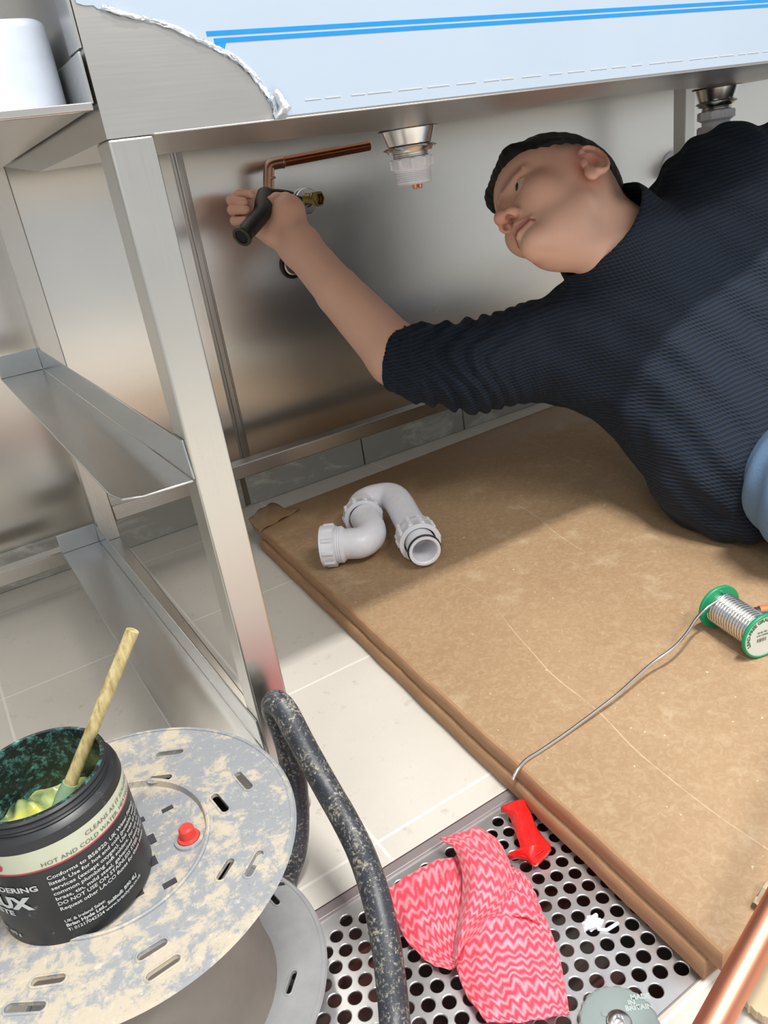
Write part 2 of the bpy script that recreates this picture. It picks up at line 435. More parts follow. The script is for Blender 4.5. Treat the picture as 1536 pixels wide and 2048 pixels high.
# ================================================================== SINK UNIT
ZS = .692; L = .036; YB = .764
sink = empty('sink_unit', (0, 0, 0), 'long stainless steel sink unit on square legs, front still half covered in blue-striped film', 'sink')
def leg(x, y, z0=.03, z1=ZS):
    bm = bmesh.new(); box(bm, x, x+L, y, y+L, z0, z1)
    o = fin('leg', bm, M['steel_leg'], sink, bevel=.0022, seg=3)
    bm = bmesh.new(); lathe(bm, [(0, 0), (.020, 0), (.021, .004), (.017, .010), (.009, .013), (.009, z0+.001), (0, z0+.001)], (x+L/2, y+L/2, 0))
    fin('foot', bm, M['chrome'], o)
    return o
leg(0, 0); leg(0, YB, z1=.80); leg(1.615, YB, z1=.80); leg(1.615, 0)
# bowl: front face, left side, dished underside
bm = bmesh.new()
XE = 2.35
v = lambda *p: bm.verts.new(p)
bmv = {}
NX = 60
def zb(x, y):
    z = ZS + .0
    for dx in (.4855, 1.128):
        r = math.hypot(x-dx, (y-.32)*1.2); z -= .0035*math.exp(-(r/.12)**2)
    if y > .30: z += (y-.30)*.10
    return z + .0018*math.sin(x*9.0)*min(1, y*8)
ys = [0.0, .004, .03, .08, .14, .2, .25, .3, .35, .42, .5, .6, .70]
grid = [[v(XE*i/NX, y, ZS if y < .005 else zb(XE*i/NX, y)) for y in ys] for i in range(NX+1)]
for i in range(NX):
    for j in range(len(ys)-1): bm.faces.new((grid[i][j], grid[i+1][j], grid[i+1][j+1], grid[i][j+1]))
top = [[v(XE*i/NX, 0, .98) for i in range(NX+1)], [v(XE*i/NX, .70, .98) for i in range(NX+1)]]
for i in range(NX):
    bm.faces.new((grid[i][0], grid[i+1][0], top[0][i+1], top[0][i])); bm.faces.new((grid[i][-1], grid[i+1][-1], top[1][i+1], top[1][i])); bm.faces.new((top[0][i], top[0][i+1], top[1][i+1], top[1][i]))
for e in (0, NX):
    f = [g for g in grid[e]] + [top[1][e], top[0][e]]; bm.faces.new(f)
fin('bowl_panel', bm, M['steel_bowl'], sink, angle=30)
bm = bmesh.new(); box(bm, .036, XE, -.0006, .0008, ZS-.0005, ZS+.0007)   # bright folded lip
fin('folded_lip', bm, M['steel_leg'], sink, bevel=.0003)
# upstand behind the bowl down to the back legs
bm = bmesh.new(); box(bm, 0, XE, .70, YB+L, .80, .98); fin('rear_ledge', bm, M['steel_bowl'], sink, bevel=.003)
# end flange at the front left corner
bm = bmesh.new(); box(bm, -.003, -.0005, .0, .034, .752, .98); fin('corner_flange', bm, M['steel_leg'], sink, bevel=.0006)
# rails
bm = bmesh.new(); zr1 = ay(465, 935, YB).z; box(bm, L, 2.35, YB+.002, YB+L-.002, zr1-.030, zr1); fin('rear_rail', bm, M['steel_rail'], sink, bevel=.002)
bm = bmesh.new()
hexa(bm, [(.001, L, .03), (L-.001, L, .03), (L-.001, YB, .058), (.001, YB, .058), (.001, L, .058), (L-.001, L, .058), (L-.001, YB, .088), (.001, YB, .088)])
fin('side_rail', bm, M['steel_rail'], sink, bevel=.002)
# basket runners: L-shaped, wide flange outwards, turned-up stop at the back
def runner(zf, zbk, hf, wd, ystart, yend):
    bm = bmesh.new(); t = .0022
    hexa(bm, [(-t, ystart, zf), (0, ystart, zf), (0, yend, zbk), (-t, yend, zbk), (-t, ystart+.006, zf+hf), (0, ystart+.006, zf+hf), (0, yend, zbk+hf), (-t, yend, zbk+hf)])
    zf2 = lambda y: zf+(zbk-zf)*(y-ystart)/(yend-ystart)
    out = [(-t, ystart), (-wd+.022, ystart+.002), (-wd+.006, ystart+.012), (-wd, ystart+.034), (-wd, yend), (-t, yend)]
    prism(bm, [(x, y, zf2(y)-t) for x, y in out], (0, 0, t))
    hexa(bm, [(-wd, yend-t, zbk), (-t, yend-t, zbk), (-t, yend, zbk), (-wd, yend, zbk), (-wd, yend-t, zbk+hf), (-t, yend-t, zbk+hf), (-t, yend, zbk+hf), (-wd, yend, zbk+hf)])
    fin('basket_runner', bm, M['steel_runner'], sink, bevel=.0008)
runner(.416, .418, .036, .070, .0, YB+.01)
runner(.106, .090, .036, .070, .0, YB+.01)

# protective film on the front face with a torn curved edge
edge = [(158, 6), (200, 18), (250, 34), (300, 45), (345, 60), (395, 84), (430, 100), (462, 118), (492, 142), (514, 168), (530, 190), (543, 208), (547, 226), (549, 240)]
ep = [ay(u, v_, 0) for u, v_ in edge]
bm = bmesh.new(); pts = []
for p, q in zip(ep, ep[1:]):
    for k in range(5):
        t = k/5; r = p.lerp(q, t); pts.append(Vector((r.x+random.uniform(-.0012, .0012), 0, r.z+random.uniform(-.0010, .0010))))
pts[0] = Vector((.003, 0, ep[0].z))
pts.append(Vector((ep[-1].x, 0, ZS+.0022)))
poly = [Vector((.003, 0, .978))]+pts+[Vector((XE-.002, 0, ZS+.0022)), Vector((XE-.002, 0, .978))]
prism(bm, [Vector((p.x, -.0009, p.z)) for p in poly], (0, .0007, 0))
film = fin('protective_film', bm, M['film'], sink, smooth=False)
film['label'] = 'pale blue-white protective film with two bright blue printed stripes'
bm = bmesh.new()
zt = ay(1000, 34, 0).z; z1 = .7555
box(bm, .095, XE-.003, -.0013, -.0008, .7545, .7575); box(bm, .100, XE-.003, -.0013, -.0008, .7495, .7525)
prism(bm, [(.1002, -.0014, .7494), (.1062, -.0014, .7430), (.1095, -.0014, .7494)], (0, .0005, 0))
fin('blue_stripe', bm, M['blue'], film, smooth=False)
# dashed print line near the bottom edge of the film
bm = bmesh.new(); x = .17
while x < 1.9:
    l_ = random.uniform(.012, .026); box(bm, x, x+l_, -.0013, -.0008, ZS+.0118, ZS+.0126); x += l_+random.uniform(.002, .012)
fin('crease_line', bm, M['print_white'], film, smooth=False)
# curled torn lip of the film
bm = bmesh.new()
rows = [[p+Vector((0, -.001, 0)) for p in ep[1:]], [p+Vector((.0008+.0008*math.sin(i*3.3), -.0016-.0012*math.sin(i*2.1), .0008)) for i, p in enumerate(ep[1:])], [p+Vector((.0020+.0013*math.sin(i*1.7), -.0012, .0014)) for i, p in enumerate(ep[1:])], [p+Vector((.0030, -.0010, .002)) for p in ep[1:]]]
loft(bm, rows, 5, 3, disp=lambda p, a, b: Vector((random.uniform(-.0006, .0006), random.uniform(-.0012, .0002), random.uniform(-.0006, .0006))))
tail = [[ay(548, 242, -.002), ay(556, 214, -.004), ay(545, 190, -.003)], [ay(556, 232, -.010), ay(566, 212, -.013), ay(548, 182, -.006)], [ay(572, 226, -.002), ay(578, 214, -.003), ay(552, 178, -.002)]]
loft(bm, tail, 5, 5, disp=lambda p, a, b: Vector((0, -.003*abs(math.sin(a*9+b*7)), 0)))
fin('torn_film_lip', bm, M['film_white'], film, solid=.0004)

# ------------------------------------------------------------------ waste fittings under the bowl
def nut_mod(n, amp):
    return lambda a, j: 1+amp*(1 if (a*n/(2*PI)) % 1 < .16 else 0)
def waste(dx, dy, label, second):
    z0 = zb(dx, dy)
    w = empty('sink_waste', (dx, dy, z0), label, 'drain')
    bm = bmesh.new(); lathe(bm, [(.0385, .001), (.039, -.002), (.0365, -.0025), (.034, -.010), (.030, -.021), (.0275, -.022), (.0275, -.0)], (dx, dy, z0), seg=56)
    fin('strainer_cup', bm, M['chrome'], w)
    bm = bmesh.new(); lathe(bm, [(.0365, .0), (.0402, -.0005), (.0402, -.0022), (.0365, -.0026)], (dx, dy, z0+.0006)); fin('seal_ring', bm, M['rubber'], w)
    bm = bmesh.new(); lathe(bm, [(.023, -.0225), (.0315, -.0225), (.034, -.025), (.0315, -.0275), (.030, -.0305), (.023, -.0305)], (dx, dy, z0), seg=48, mod=lambda a, j: 1+(.10 if (a*6/(2*PI)) % 1 < .14 and j in (2,) else 0)); fin('lock_nut', bm, M['chrome'], w)
    bm = bmesh.new(); prof = []
    for k in range(8): prof += [(.0232, -.0225-k*.0024), (.0248, -.0225-k*.0024-.0012)]
    lathe(bm, prof, (dx, dy, z0), seg=40); fin('threaded_tail', bm, M['chrome'], w)
    zz = z0-.037
    bm = bmesh.new(); lathe(bm, [(.023, .0), (.0280, .0), (.0292, -.002), (.0292, -.013), (.0265, -.015), (.0250, -.0165)], (dx, dy, zz), seg=72, mod=lambda a, j: 1+(.06 if (a*10/(2*PI)) % 1 < .2 and j in (2, 3) else 0))
    fin('plastic_nut', bm, M['plastic_white'], w)
    if not second:
        bm = bmesh.new(); prof = [(.0250, -.0165)]
        for k in range(6): prof += [(.0256, -.0172-k*.0026), (.0240, -.0185-k*.0026)]
        prof += [(.0250, -.0335), (.0215, -.0345), (.0205, -.030), (.0205, -.002)]
        lathe(bm, prof, (dx, dy, zz), seg=56); fin('threaded_collar', bm, M['plastic_white'], w)
        for k in (-1, 1):
            bm = bmesh.new(); q = Vector((dx-.003+k*.0042, dy-.012, zz-.028))
            tube(bm, [q+Vector((0, 0, .022)), q+Vector((0, 0, -.010)), q+Vector((0, 0, -.0125))], [.0034, .0034, .002], 14)
            fin('copper_screw', bm, M['copper'], w)
    else:
        bm = bmesh.new(); lathe(bm, [(.0235, -.015), (.0235, -.024)], (dx, dy, zz), seg=40); fin('collar', bm, M['plastic_white'], w)
        bm = bmesh.new(); lathe(bm, [(.0235, -.023), (.0285, -.0235), (.0295, -.026), (.0295, -.039), (.0255, -.041)], (dx, dy, zz), seg=72, mod=lambda a, j: 1+(.06 if (a*10/(2*PI)) % 1 < .2 and j in (2, 3) else 0)); fin('plastic_nut', bm, M['plastic_white'], w)
        bm = bmesh.new(); tube(bm, cr([(dx, dy, zz-.038), (dx, dy, zz-.09), (dx, dy+.02, zz-.12), (dx+.0, dy+.06, zz-.135), (dx, dy+.10, zz-.12)], 8), .0215, 32); fin('down_pipe', bm, M['plastic_white'], w)
    return w
waste(.4855, .318, 'chrome sink waste with white threaded plastic collar, open ended, left one under the sink', False)
waste(ay(1434, 165, .318).x, .318, 'chrome sink waste joined to a white plastic down pipe, above the man\'s shoulder', True)

# ================================================================== LEFT NEIGHBOUR UNIT
tray = empty('dishwash_table', (-.3, .3, .7), 'stainless steel dishwasher table left of the sink unit, cut by the left edge', 'table')
bm = bmesh.new(); box(bm, -.60, -.004, 0, .60, .7135, .7165); box(bm, -.60, -.004, -.001, .002, .7120, .7175); fin('tray_top', bm, M['steel_bowl'], tray, bevel=.0008)
bm = bmesh.new(); box(bm, -.0045, -.0025, .0, .075, .7165, .750); fin('end_flange', bm, M['steel_leg'], tray, bevel=.0006)
bm = bmesh.new()
rows = [[(-.55, .004, .7125), (-.30, .004, .7125), (-.12, .004, .7125), (-.006, .004, .7125)], [Vector((-.55, .24, .69)), ay(-60, 300, .24), ay(0, 268, .24), ay(60, 247, .24)], [Vector((-.55, .46, .69)), ay(-60, 338, .46), ay(0, 312, .46), ay(80, 272, .46)]]
loft(bm, rows, 6, 8); fin('sloping_apron', bm, M['steel_bowl'], tray, solid=.0015)
bm = bmesh.new()
rows = [[ay(78, 262, .32), ay(118, 240, .16), ay(158, 226, .08), ay(198, 220, .05)], [ay(80, 266, .33), ay(112, 274, .25), ay(150, 276, .20), ay(222, 272, .20)],
        [ay(80, 272, .34), ay(106, 296, .34), ay(142, 309, .34), ay(225, 315, .34)], [ay(80, 262, .42), ay(106, 280, .44), ay(142, 290, .44), ay(225, 296, .44)]]
loft(bm, rows, 6, 8); fin('dished_bowl', bm, M['steel_bowl'], tray, solid=.0012)
z2 = ay(60, 1125, .80).z
bm = bmesh.new(); box(bm, -1.6, -.062, .80, .83, z2-.028, z2); fin('rear_rail', bm, M['steel_leg'], tray, bevel=.002)
bm = bmesh.new(); box(bm, -.60, -.57, .02, .05, 0, .7135); fin('leg', bm, M['steel_leg'], tray, bevel=.002)
bm = bmesh.new(); box(bm, -.60, -.57, .80, .83, 0, .7135); fin('leg', bm, M['steel_leg'], tray, bevel=.002)

cont = empty('white_container', (-.12, .14, .7165), 'white plastic container with rounded shoulder standing on the steel table at far left', 'container')
def rbox(bm, x0, x1, y0, y1, z0, z1, r, rt, seg=8):
    rings = []
    def ring(ins, z):
        out = []
        rr = max(r-ins, .002)
        for cx, cy, a0 in ((x1-r, y1-r, 0), (x0+r, y1-r, 90), (x0+r, y0+r, 180), (x1-r, y0+r, 270)):
            for k in range(seg+1):
                a = math.radians(a0+90*k/seg); out.append(bm.verts.new((cx+math.cos(a)*rr, cy+math.sin(a)*rr, z)))
        return out
    rings.append(ring(0, z0)); rings.append(ring(0, z1-rt))
    for k in range(1, 6):
        a = PI/2*k/5; rings.append(ring(rt*(1-math.cos(a)), z1-rt+rt*math.sin(a)))
    for a, b in zip(rings, rings[1:]):
        n = len(a)
        for i in range(n): bm.faces.new((a[i], a[(i+1) % n], b[(i+1) % n], b[i]))
    bm.faces.new(rings[0][::-1]); bm.faces.new(rings[-1])
bm = bmesh.new(); rbox(bm, -.24, -.0065, .050, .26, .7167, .7830, .02, .007); fin('container_base', bm, M['plastic_pale'], cont)
bm = bmesh.new(); rbox(bm, -.22, -.032, .065, .24, .7825, .95, .03, .01); fin('container_body', bm, M['plastic_pale'], cont)

# ================================================================== PIPEWORK ON THE WALL
pipe = empty('copper_pipe', (.53, .86, .68), 'dull copper pipe with elbow fixed along the wall above the plumber\'s hand', 'pipe')
pe = ay(535, 330, .86); pr = ay(738, 292, .852); pd = ay(540, 392, .86)
bm = bmesh.new(); dirx = (pr-pe).normalized()
tube(bm, [pe+dirx*.018, pe+dirx*.04, pr], .0090, 28, cap=False); tube(bm, [pr-dirx*.0, pr-dirx*.02], .0078, 28, cap=True)
fin('straight_pipe', bm, M['copper_dull'], pipe)
bm = bmesh.new()
arc = cr([pe+dirx*.034, pe+dirx*.014, pe+dirx*.004+Vector((0, 0, -.003)), pe+Vector((0, 0, -.013)), pd+Vector((0, 0, .012)), pd+Vector((0, 0, -.02))], 6)
tube(bm, arc, [.0108]*len(arc), 28)
lathe(bm, [(.0108, 0), (.0116, .001), (.0116, .003), (.0108, .004)], pe+dirx*.030, dirx, 28)
lathe(bm, [(.0108, 0), (.0116, .001), (.0116, .003), (.0108, .004)], pe+Vector((0, 0, -.022)), (0, 0, -1), 28)
fin('elbow', bm, M['copper_bright2'], pipe)

valve = empty('brass_valve', (.6, .89, .61), 'brass compression fitting with hexagonal nut on the wall beside the hand', 'valve')
vb = ay(612, 397, .885); vf = ay(640, 398, .845)
vd = (vf-vb).normalized()
bm = bmesh.new(); lathe(bm, [(0, 0), (.010, 0), (.010, .018), (.0085, .02), (.0085, .034), (0, .034)], vb, vd, 28); fin('valve_body', bm, M['brass'], valve)
bm = bmesh.new(); lathe(bm, [(.008, 0), (.0145, .0), (.0155, .002), (.0155, .012), (.0145, .014), (.0115, .014), (.0115, .006), (0, .006)], vb+vd*.028, vd, 6); fin('hex_nut', bm, M['brass'], valve, bevel=.0008)
bm = bmesh.new(); lathe(bm, [(0, 0), (.0115, 0), (.0125, .002), (.0125, .008), (.0115, .010), (0, .01)], vb+vd*.020, vd, 28); fin('olive_collar', bm, M['brass'], valve)
bm = bmesh.new(); q = ay(612, 402, YW-.006); lathe(bm, [(.012, 0), (.024, 0), (.026, .003), (.024, .006), (.013, .006)], q, (0, -1, 0), 40); fin('wall_plate', bm, M['chrome'], valve)
bm = bmesh.new(); tube(bm, [q+Vector((0, -.0, 0)), vb+vd*.004], .0085, 20); fin('stub', bm, M['brass'], valve)

# second round wall outlet seen below the wrist
outl = empty('pipe_outlet', tuple(ay(578, 528, YW)), 'round grey pipe outlet in a dark ring on the steel wall below the wrist', 'pipe')
q = ay(583, 530, YW); bm = bmesh.new(); lathe(bm, [(.021, 0), (.027, 0), (.028, .004), (.024, .007), (.021, .004)], q, (0, -1, 0), 40); fin('wall_ring', bm, M['iron'], outl)
bm = bmesh.new(); lathe(bm, [(0, .001), (.021, .001), (.021, .009), (.018, .010), (.017, .006), (0, .006)], q, (0, -1, 0), 40); fin('pipe_cap', bm, M['chrome'], outl)
# round outlet behind the shoulder
out2 = empty('waste_outlet', tuple(ay(1345, 340, YW)), 'round hole with white plastic rim in the wall behind the man\'s shoulder', 'pipe')
q = ay(1344, 338, YW); bm = bmesh.new(); lathe(bm, [(.030, 0), (.046, 0), (.047, .004), (.044, .006), (.034, .006), (.030, .003)], q, (0, -1, 0), 48); fin('white_rim', bm, M['plastic_white'], out2)
bm = bmesh.new(); lathe(bm, [(0, .0008), (.032, .0008), (.036, .003)], q, (0, -1, 0), 48); fin('dark_ring', bm, M['rubber'], out2)
bm = bmesh.new(); tube(bm, [q+Vector((0, 0, 0)), q+Vector((.0, -.05, .0)), q+Vector((.05, -.08, .01)), q+Vector((.12, -.09, .03))], .023, 28); fin('waste_pipe', bm, M['plastic_white'], out2)

# ================================================================== BOARDS ON THE FLOOR
BT = .021
def board(name, poly, z0, z1, label):
    o = empty(name, (poly[0][0], poly[0][1], z0), label, 'board', 'brown fibreboard sheets laid on the floor')
    n = len(poly)
    bm = bmesh.new(); P2 = []
    for i in range(n):
        a = Vector(poly[i]); b = Vector(poly[(i+1) % n]); m = max(2, int((b-a).length/.012))
        nrm = Vector((b.y-a.y, -(b.x-a.x))).normalized()
        for k in range(m):
            t = k/m; q = a.lerp(b, t)+nrm*(.0005*math.sin(t*13+i)+.0004*math.sin(t*57+i*2)+random.uniform(-.0003, .0003)); P2.append((q.x, q.y))
    rings = []
    for ins, z in ((0, z0+.001), (-.001, z0+(z1-z0)*.5), (0.0, z1-.003), (.002, z1-.0008), (.006, z1)):
        c = Vector((sum(p[0] for p in P2)/len(P2), sum(p[1] for p in P2)/len(P2)))
        rings.append([bm.verts.new((*(Vector(p)+(c-Vector(p)).normalized()*ins), z)) for p in P2])
    N_ = len(P2)
    for a, b in zip(rings, rings[1:]):
        for i in range(N_): bm.faces.new((a[i], a[(i+1) % N_], b[(i+1) % N_], b[i]))
    bm.faces.new(rings[0][::-1])
    fin('cut_edge', bm, M['board_edge'], o)
    bm = bmesh.new(); vs = [bm.verts.new((*(Vector(p)+(c-Vector(p)).normalized()*.0059), z1+.0001)) for p in P2]
    vs2 = [bm.verts.new((*(Vector(p)+(c-Vector(p)).normalized()*.0012), z1-.0017)) for p in P2]
    bm.faces.new(vs)
    for i in range(N_): bm.faces.new((vs[i], vs[(i+1) % N_], vs2[(i+1) % N_], vs2[i]))
    fin('face_sheet', bm, M['board'], o, angle=60)
    return o
tl = az(502, 1040, .042); bl = az(1445, 1912, .042)
board('fibreboard_sheet', [(bl.x, bl.y), (tl.x, tl.y), (2.1, .80), (2.1, -.42)], .022, .042, 'upper of two stacked brown fibreboard sheets, with trap and solder spool lying on it')
tl2 = az(516, 1078, .020); bl2 = az(1424, 1936, .020)
board('fibreboard_sheet', [(bl2.x-.003, bl2.y+.005), (tl2.x, tl2.y-.006), (2.1, .775), (2.1, -.42)], .001, .0215, 'lower of two stacked brown fibreboard sheets, resting on tiles and drain grate')
# crumpled torn wrapper at the rear left corner of the top sheet
bm = bmesh.new(); c0 = tl
rows = [[az(497, 1040, .043), az(520, 1018, .048), az(548, 1004, .044)], [az(505, 1050, .0445), az(535, 1030, .052), az(565, 1014, .0445)], [az(520, 1062, .0435), az(560, 1040, .0445), az(600, 1018, .0435)]]
loft(bm, rows, 5, 5, disp=lambda p, a, b: Vector((0, 0, .002*math.sin(a*17+b*11))))
flap = fin('frayed_paper', bm, M['board'], None, solid=.0006); flap['label'] = 'frayed brown paper skin crumpled on the rear left corner of the boards'; flap['category'] = 'paper'

# ================================================================== DRAIN GRATE
grate = empty('drain_grate', (.1, -.25, -.004), 'perforated stainless steel drain grate full of round holes let into the floor', 'grate')
GZ = -.004
bm = bmesh.new(); px, py, hr = .0157, .01768, .0062
cols_ = range(-31, 25)
y_lo, y_hi = GY0+.003, GY1-.013
for ci in cols_:
    cx = .215+px*ci; off = 0 if ci % 2 == 0 else .5
    ks = [k for k in range(-12, 14)]
    yprev = None; ylist = []
    for k in ks:
        cy = -.2498+(k+off)*py
        if cy-py*.5 < y_lo-1e-4 or cy+py*.5 > y_hi+1e-4: continue
        ylist.append(cy)
    for cy in ylist:
        n = 24; per = []; top_ = []; t2 = []; t3 = []
        for k in range(n):
            a = 2*PI*(k+.5)/n; c_, s_ = math.cos(a), math.sin(a); m = max(abs(c_)/(px/2), abs(s_)/(py/2))
            per.append(bm.verts.new((cx+c_/m, cy+s_/m, GZ)))
            top_.append(bm.verts.new((cx+c_*(hr+.0007), cy+s_*(hr+.0007), GZ))); t2.append(bm.verts.new((cx+c_*hr, cy+s_*hr, GZ-.0005))); t3.append(bm.verts.new((cx+c_*hr, cy+s_*hr, GZ-.002)))
        for k in range(n):
            k2 = (k+1) % n
            # corner handling
            bm.faces.new((per[k], per[k2], top_[k2], top_[k])); bm.faces.new((top_[k], top_[k2], t2[k2], t2[k])); bm.faces.new((t2[k], t2[k2], t3[k2], t3[k]))
        for sx in (-1, 1):
            for sy in (-1, 1):
                cands = sorted(per, key=lambda q: (q.co.x-(cx+sx*px/2))**2+(q.co.y-(cy+sy*py/2))**2)[:2]
                bm.faces.new((cands[0], cands[1], bm.verts.new((cx+sx*px/2, cy+sy*py/2, GZ))))
    lo = ylist[0]-py/2; hi = ylist[-1]+py/2
    for a, b in ((y_lo-.0002, lo), (hi, y_hi+.004)):
        bm.faces.new([bm.verts.new(p) for p in ((cx-px/2, a, GZ), (cx+px/2, a, GZ), (cx+px/2, b, GZ), (cx-px/2, b, GZ))])
gx0, gx1 = .215+px*(cols_[0]-.5), .215+px*(cols_[-1]+.5)
for ya, yb in ((y_lo-.0002, y_lo-.0003), (y_hi+.004, y_hi+.009)):
    for (za, zc, y1_, y2_) in ((GZ, GZ-.0015, ya, ya+(yb-ya)*.5), (GZ-.0015, GZ-.018, ya+(yb-ya)*.5, ya+(yb-ya)*.62)):
        bm.faces.new([bm.verts.new(p) for p in ((gx0, y1_, za), (gx1, y1_, za), (gx1, y2_, zc), (gx0, y2_, zc))])
me = D.meshes.new('perforated_plate'); bm.normal_update()
bmesh.ops.recalc_face_normals(bm, faces=bm.faces[:]); bm.to_mesh(me); bm.free(); link_mesh('perforated_plate', me, M['perf'], grate, smooth=False)

# ================================================================== WHITE TRAP ON THE BOARD
trap = empty('bottle_trap_bend', (.38, .42, .042), 'white plastic sink trap with screw collars lying on the brown board', 'pipe fitting')
Zt = .042+.031
A = az(851, 1108, .072); B_ = az(812, 1036, .082)
ax_ = (A-B_).normalized()
rT = .0255
def rel(p, dx=0, dy=0, dz=0): return Vector((p.x+dx, p.y+dy, p.z+dz))
# open spigot end with black O-ring
bm = bmesh.new(); lathe(bm, [(.0225, -.06), (.0245, -.06), (.0245, -.004), (.0262, -.003), (.0262, 0), (.0225, .0), (.0205, -.002), (.0205, -.055), (0, -.056)], A, ax_, 48); fin('spigot', bm, M['plastic_white'], trap)
bm = bmesh.new(); lathe(bm, [(.0262, -.0075), (.0282, -.006), (.0282, -.004), (.0262, -.0028)], A, ax_, 48); fin('o_ring', bm, M['rubber'], trap)
def collar(o, d, r, h, n=10, name='screw_collar'):
    bm = bmesh.new(); lathe(bm, [(r*.76, 0), (r*.93, 0), (r, .002), (r, h-.005), (r*1.02, h-.004), (r*1.02, h), (r*.80, h), (r*.78, .003)], o, d, 80, mod=lambda a, j: 1+(.075 if (a*n/(2*PI)) % 1 < .2 and j in (2, 3) else 0))
    return fin(name, bm, M['plastic_white'], trap)
collar(A-ax_*.056, ax_, .0345, .026)
collar(A-ax_*.072, ax_, .0325, .018)
b0 = A-ax_*.06; b1 = A-ax_*.115
C2 = az(722, 1030, .082)      # left collar facing the elbow
path = cr([b0, b1, az(790, 1002, .088), az(757, 1000, .086), az(728, 1012, .082), az(722, 1032, .082)], 10)
bm = bmesh.new(); tube(bm, path, .0262, 32); fin('return_bend', bm, M['plastic_white'], trap)
ex = (az(740, 1078, .074)-az(724, 1036, .080)).normalized()
collar(az(724, 1030, .080), ex, .034, .022)
E0 = az(655, 1096, .074); E1 = az(700, 1092, .074); E2 = az(733, 1082, .074); E3 = az(738, 1058, .077); E4 = az(730, 1040, .080)
bm = bmesh.new(); pth = cr([E0, E1, az(722, 1090, .074), az(740, 1078, .075), az(742, 1062, .077), E4], 10); tube(bm, pth, .0262, 32); fin('elbow', bm, M['plastic_white'], trap)
ed = (E0-E1).normalized()
bm = bmesh.new(); prof = [(.026, -.006)]
for k in range(3): prof += [(.030, -.002+k*.0035), (.0315, .0+k*.0035)]
prof += [(.030, .010)]; lathe(bm, prof, E1+ed*.012, ed, 48); fin('thread', bm, M['plastic_white'], trap)
collar(E1+ed*.022, ed, .0345, .024)
# drop the whole fitting so its lowest point rests on the board
zmin = min((ch.matrix_parent_inverse @ v_.co).z+.042 for ch in trap.children for v_ in ch.data.vertices) if trap.children else .042
trap.location.z += .0425-zmin

# ================================================================== SOLDER SPOOL
c1 = az(1438, 1213, .0724); c2 = az(1526, 1271, .0724); sd = (c2-c1).normalized(); R_ = .0298
sp_ = empty('solder_spool', tuple(rel((c1+c2)/2, 0, 0, -.029)), 'green-flanged spool of silver solder wire at the right edge of the board', 'spool')
bm = bmesh.new(); lathe(bm, [(0, -.0025), (R_-.001, -.0025), (R_, -.0012), (R_, .0012), (R_-.001, .0025), (.010, .003)], c1, sd, 64); fin('flange', bm, M['green'], sp_)
bm = bmesh.new(); lathe(bm, [(.010, -.003), (R_-.001, -.0025), (R_, -.0012), (R_, .0012), (R_-.001, .0025), (R_-.0025, .0027), (R_-.003, .0012), (0, .0012)], c2, sd, 64)
fl2 = fin('flange', bm, M['green'], sp_)
bm = bmesh.new(); lathe(bm, [(R_-.0030, .0017), (.006, .0019), (0, .0019)], c2, sd, 64); lab = fin('paper_label', bm, M['spool_label'], fl2)
Ls = (c2-c1).length; nturn = 15; pts = []; sx_, sy_, _ = frame_for(sd)
for k in range(nturn*20+1):
    t = k/(nturn*20); a = 2*PI*nturn*t; pts.append(c1+sd*(.004+(Ls-.008)*t)+(sx_*math.cos(a)+sy_*math.sin(a))*.0205)
bm = bmesh.new(); tube(bm, pts, .00150, 8); lathe(bm, [(.0200, .003), (.0200, Ls-.003)], c1, sd, 40); fin('solder_coil', bm, M['solder'], sp_)
wp = [c1+sd*.006+Vector((.006, .012, .0195)), c1+sd*.005+Vector((-.002, -.004, .0215)), az(1412, 1217, .083), az(1392, 1238, .079), az(1372, 1268, .073), az(1345, 1297, .067), az(1300, 1330, .060), az(1240, 1384, .054), az(1200, 1416, .050), az(1130, 1468, .0460), az(1080, 1502, .0450), az(1052, 1520, .0455), az(1035, 1540, .044), az(1026, 1560, .038)]
bm = bmesh.new(); tube(bm, cr(wp, 8), .0019, 12); fin('loose_wire_end', bm, M['solder'], sp_)
# lettering round the label
def arc_text(s, size, rad, a0, org, ax, ay_, nrm, mat, parent, name, bold=0, flip=1):
    me = text_mesh(s, size, 'LEFT', bold)
    def fn(c):
        a = a0-c.x/rad; rr = rad+c.y
        return org+(ax*math.cos(a)+ay_*math.sin(a))*rr+nrm
    map_mesh(me, fn, size*.5); return link_mesh(name, me, mat, parent, smooth=False)
upv = (Vector((0, 0, 1))-sd*sd.z).normalized(); rtv = -sd.cross(upv) if True else sd.cross(upv)
rtv = upv.cross(sd)
arc_text('LEAD-FREE GRADE 99C', .0062, .0205, math.radians(205), c2+sd*.0018, rtv, upv, sd*.00015, M['green_print'], fl2, 'printed_lettering', .0003)
for (s, sz, x_, y_) in (('99.3% TIN', .0032, -.010, .006), ('0.7% COPPER', .0028, -.011, .002)):
    me = text_mesh(s, sz, 'LEFT', .0001); map_mesh(me, lambda c: c2+sd*.0022+rtv*(c.x+x_)+upv*(c.y+y_)); link_mesh('small_print', me, M['print_grey'], fl2, smooth=False)
bm = bmesh.new()
for k in range(12):
    o_ = c2+sd*.0021+rtv*(-.010+k*.0011)+upv*(-.006); wv = rtv*random.choice((.0003, .0006)); prism(bm, [o_, o_+wv, o_+wv+upv*.005, o_+upv*.005], sd*.0001)
fin('barcode', bm, M['print_grey'], fl2, smooth=False)

